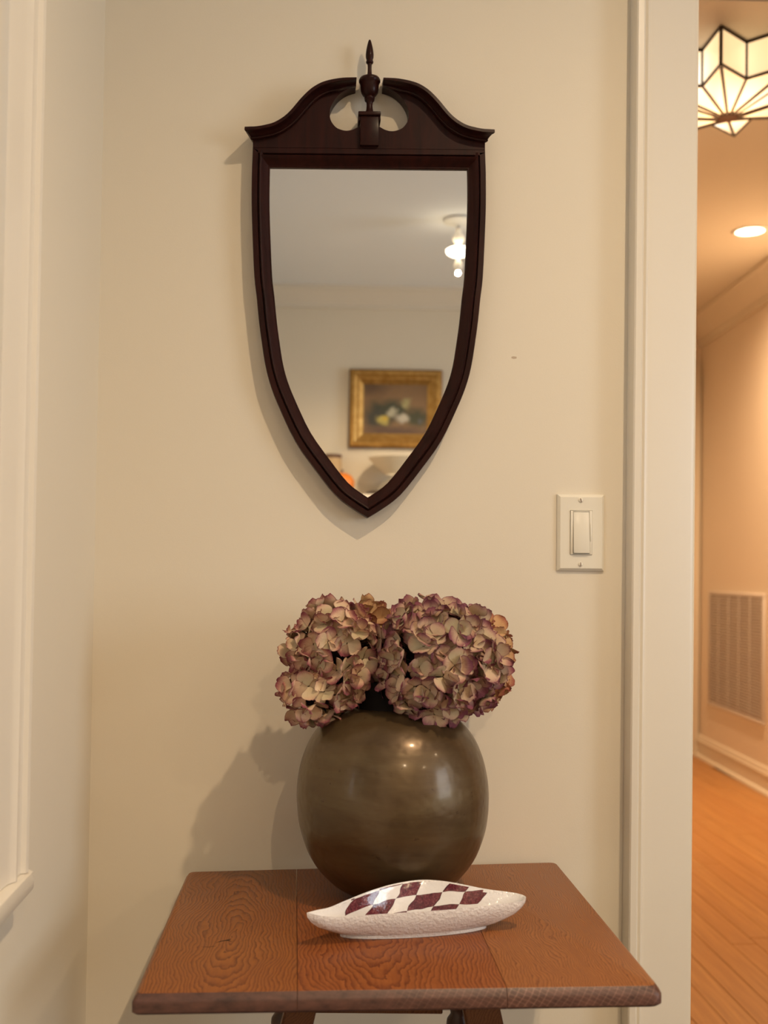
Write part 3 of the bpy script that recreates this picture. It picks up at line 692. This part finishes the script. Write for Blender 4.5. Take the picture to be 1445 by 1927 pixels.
obj('lining', lathe(bmesh.new(), [(0, .06), (.07, .07), (.10, .12), (.10, .18), (.08, .22), (.047, .248)], 32, cap1=False), M['vase_black'], vase, smooth=60)

# ------------------------------------------------------------------ hydrangeas
def petal_bm(seed, bm=None, mtx=None, size=1.0):
    rnd = random.Random(seed); bm = bm or bmesh.new(); uv = bm.loops.layers.uv.verify()
    L, W = .0185 * rnd.uniform(.92, 1.1), .0105 * rnd.uniform(.92, 1.15)
    cup, curl, ph, ruf = rnd.uniform(-.0030, .0042), rnd.uniform(-.0055, .0065), rnd.uniform(0, 6), rnd.uniform(.0005, .0012)
    nu, nv = 7, 7; grid = []
    for i in range(nu):
        s = i / (nu - 1); row = []
        for j in range(nv):
            t = 2 * j / (nv - 1) - 1
            ang = t * 1.05
            wv = W * (sin(pi * (s * .80 + .10) ** .95) ** .6) * (0.18 + .82 * min(1, s * 2.6))
            tipcut = 1 - .13 * t * t * s + .02 * cos(t * 7 + ph) * s
            x = L * s * tipcut; y = wv * t
            if s == 1: x -= .0012 * (1 - abs(t)) * (rnd.random() > .2)
            z = cup * t * t * (.3 + s) + curl * s * s + ruf * s * sin(3.3 * t + ph) + ruf * .7 * s * s * sin(6 * t + ph * 2)
            p = Vector((x + .001, y, z)) * size
            row.append((bm.verts.new(mtx @ p if mtx else p), s, (t + 1) / 2))
        grid.append(row)
    for i in range(nu - 1):
        for j in range(nv - 1):
            q = [grid[i][j], grid[i + 1][j], grid[i + 1][j + 1], grid[i][j + 1]]
            f = bm.faces.new([a[0] for a in q]); f.smooth = True
            for l, a in zip(f.loops, q): l[uv].uv = (a[1], a[2])
    return bm
def mesh_of(name, bm, mats, smooth=True):
    me = bpy.data.meshes.new(name); bm.to_mesh(me); bm.free()
    for m_ in mats: me.materials.append(m_)
    return me
NPV = 9
def petal_angles(rnd):
    out = []
    for k in range(4):
        out.append(Matrix.Rotation(k * pi / 2 + rnd.uniform(-.22, .22), 4, 'Z') @ Matrix.Rotation(rnd.uniform(-.75, -.05) if k % 2 else rnd.uniform(-.45, .15), 4, 'Y') @ Matrix.Rotation(rnd.uniform(-.3, .3), 4, 'X') @ Matrix.Translation((0, 0, .0006 * (k % 2))))
    return out
def eye_bm():
    bm = bmesh.new(); bmesh.ops.create_icosphere(bm, subdivisions=1, radius=.0016); bmesh.ops.scale(bm, verts=bm.verts, vec=(1, 1, .8)); return bm
petal_meshes, joined_meshes = {}, {}
eye_me = mesh_of('floret', eye_bm(), [M['eye']])
for key in ('petal_rose', 'petal_mauve', 'petal_tan'):
    petal_meshes[key] = [mesh_of('petal', petal_bm(100 + k), [M[key]]) for k in range(NPV)]
    joined_meshes[key] = []
    for k in range(6):
        rnd = random.Random(k + 50); bm = eye_bm()
        for mt in petal_angles(rnd): petal_bm(rnd.randint(0, 9999), bm, mt)
        joined_meshes[key].append(mesh_of('floret', bm, [M[key]]))

def head(label, blobs, matkey, count, stem_pts, seed, back=False):
    rnd = random.Random(seed)
    base = Vector(stem_pts[-1]); t = thing('hydrangea', label, 'flower', base, group=None)
    cen = sum((Vector(b_[0]) for b_ in blobs), Vector()) / len(blobs)
    bmS = bmesh.new()
    sp = spline([tuple(Vector(p) - base) for p in stem_pts], 5); tube(bmS, sp, [.0042 - .0012 * i / len(sp) for i in range(len(sp))], 8)
    tot = sum(b_[1][0] * b_[1][2] for b_ in blobs); tips = []
    for bi, (c, r) in enumerate(blobs):
        c = Vector(c); n = int(count * r[0] * r[2] / tot)
        ga = pi * (3 - sqrt(5))
        for i in range(n):
            zz = 1 - 2 * (i + .5) / n; rr = sqrt(max(0, 1 - zz * zz)); a = i * ga + rnd.uniform(-.25, .25)
            d = Vector((rr * cos(a), zz, rr * sin(a)))
            d = (d + Vector((rnd.uniform(-.12, .12), rnd.uniform(-.12, .12), rnd.uniform(-.12, .12)))).normalized()
            k = rnd.uniform(.80, 1.0)
            p = c + Vector((d.x * r[0], d.y * r[1], d.z * r[2])) * k
            if any(bj != bi and sum(((p - Vector(c2))[q] / (r2[q] * .88)) ** 2 for q in range(3)) < 1 for bj, (c2, r2) in enumerate(blobs)): continue
            if p.y > -.012: continue
            # keep florets off the vase
            rv = sqrt((p.x - VX) ** 2 + (p.y - VY) ** 2); hv = p.z - VZ
            if hv < .25 and rv < .128 and (hv < .236 or rv < .05): 
                if hv < .19 + .06 * (1 - (rv / .128) ** 2) : continue
            nrm = Vector((d.x / r[0], d.y / r[1], d.z / r[2])).normalized()
            tips.append((p, nrm, c))
    front = [x for x in tips if x[1].y < .18 ]
    front.sort(key=lambda x: x[1].y)
    ids = {id(x) for x in front[:74]}
    for x in tips:
        p, nrm, c = x
        q = (nrm + Vector((rnd.uniform(-.35, .35), rnd.uniform(-.35, .35), rnd.uniform(-.35, .35)))).to_track_quat('Z', 'Y')
        mt = Matrix.LocRotScale(p - base, q, None) @ Matrix.Rotation(rnd.uniform(0, 2 * pi), 4, 'Z')
        s = rnd.uniform(.94, 1.28); mt = mt @ Matrix.Scale(s, 4)
        if id(x) in ids and not back:
            o = bpy.data.objects.new('floret', eye_me); COL.objects.link(o); o.parent = t; o.matrix_local = mt
            for pm_ in petal_angles(rnd):
                pe = bpy.data.objects.new('petal', rnd.choice(petal_meshes[matkey])); COL.objects.link(pe); pe.parent = o; pe.matrix_local = pm_
        else:
            o = bpy.data.objects.new('floret', rnd.choice(joined_meshes[matkey])); COL.objects.link(o); o.parent = t; o.matrix_local = mt
        tube(bmS, [c - base + (p - c) * .12, c - base + (p - c) * .6 + Vector((0, 0, -.003)), p - base - nrm * .001], [.0014, .0009, .0007], 5)
    for c, r in blobs:  # solid dark core added to stand for the shade between florets
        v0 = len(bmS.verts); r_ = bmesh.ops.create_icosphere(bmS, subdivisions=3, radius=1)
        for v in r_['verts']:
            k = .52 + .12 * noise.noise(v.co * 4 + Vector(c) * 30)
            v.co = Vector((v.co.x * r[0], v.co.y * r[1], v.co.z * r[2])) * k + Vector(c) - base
    obj('stem', bmS, M['stem'], t, smooth=60)
    return t
mouth = (VX, VY, VZ + .275); deep = (VX, VY, VZ + .12)
head('pink-edged cream hydrangea head drooping over the left side of the vase', [((.0240, -.172, 1.0690), (.060, .052, .054)), ((.0040, -.180, 1.0070), (.043, .042, .037)), ((.036, -.180, 1.034), (.034, .04, .04))],
     'petal_rose', 150, [(.030, -.172, 1.05), (.062, -.166, 1.05), (.086, VY, VZ + .29), (VX - .02, VY, VZ + .24), (VX - .03, VY, VZ + .15)], 3)
head('largest mauve hydrangea head, over the front right of the vase', [((.1620, -.198, 1.0535), (.081, .068, .080))],
     'petal_mauve', 175, [(.158, -.19, 1.06), (.142, -.175, 1.045), (.124, VY - .004, VZ + .29), (VX + .018, VY, VZ + .24), (VX + .03, VY, VZ + .15)], 5)
head('orange-tan hydrangea head showing behind the right edge of the mauve one', [((.2240, -.112, 1.0470), (.047, .040, .056))],
     'petal_tan', 70, [(.215, -.115, 1.05), (.165, -.135, 1.05), (.132, VY + .012, VZ + .29), (VX + .015, VY + .01, VZ + .24), (VX + .02, VY + .02, VZ + .15)], 8)
head('small tan hydrangea head showing between and behind the two large ones', [((.0750, -.106, 1.0780), (.034, .034, .044))],
     'petal_tan', 42, [(.075, -.106, 1.075), (.085, -.12, 1.05), (.098, VY + .015, VZ + .29), (VX - .005, VY + .012, VZ + .24), (VX - .01, VY + .02, VZ + .15)], 11)

# ------------------------------------------------------------------ dish
dish_o = Vector((.122, -.322, TZ(.122) + .0004))
dish = thing('ceramic_dish', 'white boat shaped dish with purple harlequin checks in front of the vase', 'dish', dish_o, (0, -ta, 0))
front = [(-.0050, -.372, .041), (.010, -.3722, .0375), (.033, -.3666, .034), (.070, -.3585, .034), (.108, -.3512, .034), (.1585, -.3436, .0345), (.1975, -.3346, .035), (.2300, -.3240, .0355), (.2500, -.3205, .0365), (.2585, -.3130, .038)]
back_ = [(.2590, -.3040, .0385), (.2500, -.2965, .0395), (.2360, -.2945, .0410), (.2120, -.2935, .0440), (.185, -.2915, .0490), (.160, -.2815, .0505), (.133, -.2780, .0505), (.1005, -.2890, .0490), (.0695, -.3090, .0462), (.040, -.3320, .042), (.0215, -.3480, .0395), (.006, -.3615, .0405), (-.0050, -.372, .041)]
rim = spline(front + back_, 4)[:-1]
NR = len(rim); rim = [Vector((p.x - dish_o.x, p.y - dish_o.y, p.z)) for p in rim]
A_, B_ = Vector((.0385, -.3490, 0)) - Vector((dish_o.x, dish_o.y, 0)), Vector((.2085, -.3205, 0)) - Vector((dish_o.x, dish_o.y, 0))
foot = []
for p in rim:   # foot: narrow ellipse below
    c = Vector((.0015, .008, 0)); ax = (B_ - A_).normalized(); ay = Vector((-ax.y, ax.x, 0)); d = p - Vector((.005, 0, 0))
    u_, v_ = d.dot(ax) / .132, d.dot(ay) / .040
    l = sqrt(u_ * u_ + v_ * v_) + 1e-6
    foot.append(c + ax * (u_ / l) * .0905 + ay * (v_ / l) * .0215)
bm = bmesh.new(); uv = bm.loops.layers.uv.verify(); rings = []; info = []
mid = Vector((0.004, .002, 0))
def ringv(fn, q):
    vs = [bm.verts.new(fn(i)) for i in range(NR)]
    rings.append(vs); info.append(q)
def lerp(a, b_, t): return a + (b_ - a) * t
ringv(lambda i: Vector((foot[i].x * .94, foot[i].y * .94, .003)), -9)
ringv(lambda i: Vector((foot[i].x * .95, foot[i].y * .95, .0002)), -8)
ringv(lambda i: Vector((foot[i].x, foot[i].y, 0)), -7)
ringv(lambda i: Vector((foot[i].x * 1.004, foot[i].y * 1.004, .0035)), -6)
for t, q_ in ((.05, .13), (.15, .32), (.3, .53), (.5, .77), (.7, .915), (.86, .985), (.95, 1.0)):
    ringv(lambda i: Vector((lerp(foot[i].x, rim[i].x, q_), lerp(foot[i].y, rim[i].y, q_), .0035 + (rim[i].z - .0035) * t)), -5)
ringv(lambda i: rim[i] + Vector((0, 0, .0004)), -1)
def inner(q, drop):
    def f(i):
        c = Vector((foot[i].x * .75, foot[i].y * .55, 0)); p = lerp(rim[i], Vector((c.x, c.y, .0085)), 1 - q)
        z = .0085 + (rim[i].z - .0085) * (q ** 1.15) - drop
        return Vector((p.x, p.y, z))
    return f
ringv(lambda i: inner(.955, -.0010)(i), 1.0)
for q in (.92, .86, .74, .6, .45, .3, .15, .0): ringv(inner(q, 0), q)
ringv(lambda i: Vector((foot[i].x * .30, foot[i].y * .2, .0075)), -.0)
for k, (a, b2) in enumerate(zip(rings, rings[1:])):
    for i in range(NR):
        j = (i + 1) % NR
        f = bm.faces.new((a[i], a[j], b2[j], b2[i])); f.smooth = True
        bk = (a[i].co.y - .17 * a[i].co.x) > .012
        if k > 11 and (info[k] < .93 and info[k] >= 0 or bk and info[k] > .94): f.material_index = 1
        for l in f.loops:
            co = l.vert.co; l[uv].uv = ((co.x + .127) / .264, co.z / .05 + (.0 if co.y > -.02 else 1.37))
bm.faces.new(rings[0]); fcap = bm.faces.new(rings[-1]); fcap.material_index = 1
obj('body', bm, [M['glaze'], M['harlequin']], dish, smooth=50)

# ------------------------------------------------------------------ shield mirror
MS = 1 / 1266.0                         # metres per traced unit
MR = thing('shield_mirror', 'dark mahogany shield shaped wall mirror with broken pediment and urn finial', 'mirror', (.0745, 0, 1.2495), (0, -.0112, 0))
def mp(hx, y): return (hx * MS, (974 - y) * MS)
half = [(219.6, 277), (220.4, 300), (221.2, 326), (221.4, 380), (219.5, 440), (215.6, 520), (211, 560), (207, 600), (201.8, 640), (193.8, 690), (183.5, 728), (166.5, 770), (137.5, 830), (101, 882), (61, 932), (26, 959), (0, 975)]
hs = [Vector((p.x, p.y)) for p in spline([(a, b_, 0) for a, b_ in half], 3)]
hm = [Vector(mp(p.x, p.y)) for p in hs]
right = hm; left = [Vector((-p.x, p.y)) for p in hm[-2::-1]]
loop = right + left                     # top right -> tip -> top left
NL = len(loop)
def offset_loop(d):
    out = []
    for i in range(NL):
        p0, p1, p2 = loop[(i - 1) % NL], loop[i], loop[(i + 1) % NL]
        n1 = (p1 - p0).normalized(); n2 = (p2 - p1).normalized()
        n1 = Vector((-n1.y, n1.x)); n2 = Vector((-n2.y, n2.x))       # which side is inward is fixed below
        k = (n1 + n2); k = k / max(k.length_squared / 2, .35)
        out.append(p1 + k * d * SGN)
    return out
SGN = 1
if offset_loop(.01)[20].x > loop[20].x: SGN = -1
prof = [(0, -.002), (0, -.0265), (.0008, -.0275), (.0088, -.0275), (.0096, -.0265), (.0098, -.0235), (.0112, -.0232), (.0116, -.0275), (.0132, -.0290), (.0150, -.0282), (.0185, -.0245), (.0225, -.0205), (.0262, -.0180), (.0272, -.0182), (.0285, -.0170), (.0285, -.0125), (.0285, -.002)]
prof = [(d * .92, y) for d, y in prof]
offs = {d: offset_loop(d) for d, _ in prof}
bm = bmesh.new()
sweep(bm, loop, lambda i: [(offs[d][i].x, y, offs[d][i].y) for d, y in prof], close=True)
obj('frame', bm, M['mahogany'], MR, smooth=28)
gl = offset_loop(.0283 * .92)
nh = len(hm); bm = bmesh.new()
rows = []
for i in range(nh):
    x = max(gl[i].x, 0.0); z = gl[i].y
    if rows and (z >= rows[-1][1] - 1e-5): continue
    rows.append((x, z))
    if x < .0015: break
fr_ = [(bm.verts.new((-x, -.0140, z)), bm.verts.new((x, -.0140, z)), bm.verts.new((-x, -.006, z)), bm.verts.new((x, -.006, z))) for x, z in rows]
for a, b2 in zip(fr_, fr_[1:]):
    bm.faces.new((a[0], a[1], b2[1], b2[0])); bm.faces.new((a[2], b2[2], b2[3], a[3]))
    bm.faces.new((a[0], b2[0], b2[2], a[2])); bm.faces.new((a[1], a[3], b2[3], b2[1]))
bm.faces.new((fr_[0][0], fr_[0][2], fr_[0][3], fr_[0][1]))
obj('glass', bm, M['mirror'], MR)
# pediment board with the scrolled opening
top = [(457, 240.8), (476, 240), (494, 237), (512, 231.8), (530, 221), (544.4, 207.5), (562.3, 186), (580.3, 168), (598.3, 156.3), (616.3, 150), (638, 146), (652, 145), (667.5, 144.6)]
opening = [(667.3, 158.5), (652.3, 163.5), (639.7, 171.5), (629, 182.4), (620.8, 196.7), (618.1, 209.3), (620, 223.7), (629, 236.3), (639.7, 241.7), (650.5, 243.5), (663, 240.8), (676, 233.5)]
AX = 692.8
sil = [Vector((p.x, p.y)) for p in spline([(a - AX, b_, 0) for a, b_ in top], 5)]
opn = [Vector((p.x, p.y)) for p in spline([(a - AX, b_, 0) for a, b_ in opening], 4)]
board = [(-219.4, 276.8), (-219.4, 262)] + [(p.x, p.y + 6) for p in sil if p.x > -214] + [(p.x, p.y) for p in opn] + [(0, 233.5)]
poly = [mp(*p) for p in board] + [mp(-p[0], p[1]) for p in board[-2::-1]]
obj('pediment', prism(bmesh.new(), poly, -.0270, -.003), M['mahogany'], MR, smooth=25)
# swept crown moulding on each side
mprof = [(0, .003), (0, .0475), (.0045, .0480), (.0060, .0455), (.0064, .0425), (.0085, .0385), (.0110, .0350), (.0128, .0330), (.0134, .0340), (.0150, .0335), (.0162, .0312), (.0166, .0272), (.0166, .003)]
def mould(sg):
    cs = sil; tan = [(cs[min(i + 1, len(cs) - 1)] - cs[max(i - 1, 0)]).normalized() for i in range(len(cs))]
    bm = bmesh.new()
    def ring(i):
        tn = tan[i]; nr = Vector((-tn.y, tn.x))            # downwards on screen
        if nr.y < 0: nr = -nr
        out = []
        f = 1.0 if cs[i].x < -62 else max(.62, 1 - (cs[i].x + 62) / 36 * .38)
        for d, y in mprof:
            p = cs[i] + nr * (d / MS) * f
            if i == 0: p = Vector((-219.6 - max(0, (y - .0272)) / .0208 * 16.5, cs[0].y + (d / MS)))
            if i == len(cs) - 1: p = Vector((cs[-1].x, cs[-1].y + d / MS * f))
            x, z = mp(p.x, p.y); k = 1 + (.02 - y) / 1.58 * .55; out.append((sg * x * k, -y, -.0795 + (z + .0795) * k))
        return out
    idx = [0] + [i for i in range(len(cs)) if cs[i].x > -217]
    r_ = [ring(i) for i in idx]
    rv = [[bm.verts.new(p) for p in q] for q in r_]; m_ = len(mprof)
    for a, b2 in zip(rv, rv[1:]):
        for k in range(m_): bm.faces.new((a[k], a[(k + 1) % m_], b2[(k + 1) % m_], b2[k]))
    bm.faces.new(rv[0]); bm.faces.new(rv[-1]); return bm
obj('crown_moulding', mould(1), M['mahogany'], MR, smooth=28); obj('crown_moulding', mould(-1), M['mahogany'], MR, smooth=28)
# plinth and urn finial
pz = lambda y: (974 - y) * MS
pli = obj('plinth', B(-.0138, .0138, -.0345, -.004, pz(274), pz(218.4), bev=.001), M['mahogany'], MR, smooth=30)
bm = bmesh.new(); box(bm, -.0168, .0168, -.0380, -.003, pz(218.5), pz(211.3), bev=.0012)
box(bm, -.0168, -.0139, -.0335, -.004, pz(227), pz(218.4), bev=.0008); box(bm, .0139, .0168, -.0335, -.004, pz(227), pz(218.4), bev=.0008)
obj('cap', bm, M['mahogany'], pli, smooth=30)
fp = [(0, 74), (1.6, 74.8), (3.0, 78), (4.4, 83), (5.8, 89), (7.0, 95.5), (7.7, 102), (7.4, 107), (5.8, 112), (6.8, 113.2), (7.2, 115), (6.6, 117), (4.3, 118.5), (3.8, 124), (3.9, 132), (4.6, 138.5), (6, 140.5), (13, 142), (18.5, 144.5), (20.5, 148), (20.4, 151), (18.4, 153.6), (17.7, 157), (17.2, 165), (15.6, 171), (12.6, 175.5), (9.2, 178), (9.9, 179.5), (10, 181), (8.8, 182.6), (9.5, 183.8), (8.8, 185.3), (6.3, 187.5), (5.7, 193), (6.2, 200), (8, 206), (10.8, 209), (11.2, 211.4)]
fin = obj('finial', lathe(bmesh.new(), [(r * MS, pz(y - 8.5 * (211.4 - y) / 137)) for r, y in fp], 40), M['mahogany'], MR, smooth=45, loc=(.0006, -.0215, 0))

# ------------------------------------------------------------------ dimmer switch
SW = thing('light_switch', 'ivory paddle dimmer switch on the wall between mirror and door casing', 'switch', (.3969, 0, 1.2322), (0, -.006, 0))
bm = bmesh.new()
pl_ = [(.0357, .0580, 0), (.0357, .0580, -.0015), (.0352, .0575, -.003), (.0318, .0541, -.0062), (.0312, .0535, -.0065)]
rg = [[bm.verts.new((sx * a, y - .0003, sz * b_)) for sx, sz in ((-1, -1), (1, -1), (1, 1), (-1, 1))] for a, b_, y in pl_]
hole = [bm.verts.new((sx * .0168, -.0068, sz * .0336)) for sx, sz in ((-1, -1), (1, -1), (1, 1), (-1, 1))]
hole2 = [bm.verts.new((sx * .0168, -.003, sz * .0336)) for sx, sz in ((-1, -1), (1, -1), (1, 1), (-1, 1))]
rg += [hole, hole2]
for a, b_ in zip(rg, rg[1:]):
    for i in range(4): bm.faces.new((a[i], a[(i + 1) % 4], b_[(i + 1) % 4], b_[i]))
bm.faces.new(rg[0])
obj('wall_plate', bm, M['plastic'], SW)
bm = bmesh.new()
for a in ((-.0162, -.0126, -.0330, .0330), (.0122, .0162, -.0330, .0330), (-.0126, .0122, .0316, .0330), (-.0126, .0122, -.0330, -.0316)): box(bm, a[0], a[1], -.0086, -.0035, a[2], a[3], bev=.0005)
obj('insert_frame', bm, M['plastic'], SW, smooth=30)
bm = bmesh.new(); box(bm, -.0121, .0117, -.0085, -.004, -.0309, .0311, bev=.0007)
for v in bm.verts:
    if v.co.y < -.006: v.co.y -= .0036 * max(0, (.031 - v.co.z) / .062)
obj('rocker', bm, M['plastic'], SW, smooth=30)
obj('dimmer_slider', B(.0132, .0150, -.0100, -.0087, -.0125, .0135, bev=.0004), M['plastic'], SW, smooth=30)
for z, a in ((.0487, 15), (-.0478, 0)):
    bm = bmesh.new(); lathe(bm, [(0, .0018), (.0022, .0016), (.0034, .0008), (.0036, 0)], 20)
    bmesh.ops.rotate(bm, verts=bm.verts, matrix=Matrix.Rotation(radians(90), 3, 'X')); s_ = obj('screw', bm, M['plastic'], SW, smooth=50, loc=(-.0008, -.0068, z))
    bm = B(-.0005, .0005, -.0021, -.0014, -.0030, .0030); bmesh.ops.rotate(bm, verts=bm.verts, matrix=Matrix.Rotation(radians(-a), 3, 'Y')); obj('slot', bm, M['brown_trim'], s_)

# ------------------------------------------------------------------ things behind the camera, seen in the mirror
pic = thing('framed_painting', 'gilt framed still life of pale flowers on the far wall, seen in the mirror', 'painting', (.385, YF + .001, 1.99), (0, -.002, 0))
PW, PH = .229, .193
def frame_ring(bm, W0, H0, prof):
    cor = [(-1, -1), (1, -1), (1, 1), (-1, 1)]
    rv = [[bm.verts.new((sx * (W0 - d), y, sz * (H0 - d))) for d, y in prof] for sx, sz in cor]; m_ = len(prof)
    for i in range(4):
        a, b2 = rv[i], rv[(i + 1) % 4]
        for k in range(m_): bm.faces.new((a[k], a[(k + 1) % m_], b2[(k + 1) % m_], b2[k]))
    return bm
obj('outer_frame', frame_ring(bmesh.new(), PW, PH, [(0, 0), (0, .030), (.008, .036), (.020, .038), (.030, .032), (.036, .026), (.036, 0)]), [M['gold']], pic, smooth=30)
obj('edge_band', frame_ring(bmesh.new(), PW + .006, PH + .006, [(0, 0), (0, .022), (.006, .028), (.0062, 0)]), M['bronze_wood'], pic, smooth=30)
obj('inner_frame', frame_ring(bmesh.new(), PW - .0362, PH - .0362, [(0, 0), (0, .025), (.006, .027), (.022, .016), (.032, .012), (.032, 0)]), M['gold'], pic, smooth=30)
obj('canvas', B(-PW + .067, PW - .067, .001, .009, -PH + .067, PH - .067), M['canvas'], pic)

mantel = thing('mantelpiece', 'white mantelpiece below the painting at the far wall, seen in the mirror', 'mantelpiece', (.36, YF, 0))
MZ = 1.541
obj('shelf', B(-.75, .75, .001, .24, MZ - .045, MZ, bev=.004), M['trim'], mantel, smooth=30)
obj('frieze', B(-.68, .68, .001, .16, 1.10, MZ - .046, bev=.003), M['trim'], mantel, smooth=30)
obj('jamb', B(-.68, -.48, .001, .15, .001, 1.099, bev=.003), M['trim'], mantel, smooth=30)
obj('jamb', B(.48, .68, .001, .15, .001, 1.099, bev=.003), M['trim'], mantel, smooth=30)
obj('firebox', B(-.479, .479, .001, .01, .001, 1.099), M['vent_dark'], mantel)
lamp = thing('table_lamp', 'cream shaded table lamp with grey base on the mantelpiece, in the mirror', 'lamp', (.395, YF + .13, MZ + .0005))
obj('foot', lathe(bmesh.new(), [(0, 0), (.158, 0), (.160, .010), (.150, .018), (0, .018)], 40), M['dark_wood'], lamp, smooth=30)
obj('base', lathe(bmesh.new(), [(0, .0182), (.115, .0182), (.100, .040), (.062, .075), (.030, .098), (.012, .11), (0, .11)], 40), M['grey_ceramic'], lamp, smooth=50)
obj('lamp_shade', lathe(bmesh.new(), [(.065, .105), (.150, .185), (.148, .186), (.063, .107)], 40, cap0=False, cap1=False), M['shade'], lamp, smooth=50)
orb = thing('orange_gourd', 'round orange gourd on the mantelpiece, at the bottom of the mirror reflection', 'gourd', (.112, YF + .168, MZ + .0005))
bm = lathe(bmesh.new(), [(0, .003), (.025, 0), (.05, .014), (.066, .042), (.067, .066), (.052, .092), (.028, .105), (.008, .101), (0, .099)], 48)
for v in bm.verts:
    a = atan2(v.co.y, v.co.x); k = 1 - .05 * abs(sin(a * 5)); v.co.x *= k; v.co.y *= k
obj('flesh', bm, M['orange'], orb, smooth=60)
obj('stalk', tube(bmesh.new(), [(0, 0, .097), (.002, 0, .112), (.008, 0, .122)], [.006, .005, .006], 10), M['brown_trim'], orb, smooth=50)
sl2 = thing('drum_lamp', 'tan drum lampshade with a brown top band behind the orange gourd, in the mirror', 'lamp', (.072, YF + .052, MZ + .0005))
obj('drum', lathe(bmesh.new(), [(.048, .001), (.043, .19), (.041, .19), (.046, .001)], 40, cap0=False, cap1=False), M['shade_tan'], sl2, smooth=50)
obj('band', lathe(bmesh.new(), [(.0435, .1902), (.0435, .208), (.040, .208), (.040, .1902)], 40, cap0=False), M['brown_trim'], sl2, smooth=30)

fx = thing('cut_glass_ceiling_light', 'small glowing cut glass flush light on the room ceiling, seen in the mirror', 'ceiling light', (.553, -2.70, ZC))
obj('canopy', lathe(bmesh.new(), [(.06, -.001), (.062, -.012), (.03, -.022), (.012, -.026), (.010, -.04)], 32), M['white_metal'], fx, smooth=40)
obj('glass_bowl', lathe(bmesh.new(), [(.012, -.122), (.036, -.118), (.050, -.126), (.048, -.138), (.034, -.148), (.012, -.154), (0, -.155)], 32, cap0=True), M['bulb'], fx, smooth=50)
obj('glass_knop', lathe(bmesh.new(), [(.01, -.041), (.012, -.058), (.022, -.068), (.025, -.080), (.020, -.092), (.012, -.102), (.011, -.121)], 24), M['soft_bulb'], fx, smooth=50)
obj('drop', lathe(bmesh.new(), [(.005, -.156), (.008, -.166), (.017, -.182), (.018, -.194), (.011, -.206), (0, -.21)], 24), M['soft_bulb'], fx, smooth=50)
pl = bpy.data.lights.new('flush_light_lamp', 'SPOT'); pl.energy = 105; pl.color = WARM; pl.shadow_soft_size = .008; pl.spot_size = radians(160); pl.spot_blend = 1
po = bpy.data.objects.new('flush_light_lamp', pl); COL.objects.link(po); po.parent = fx; po.location = (0, 0, -.219)
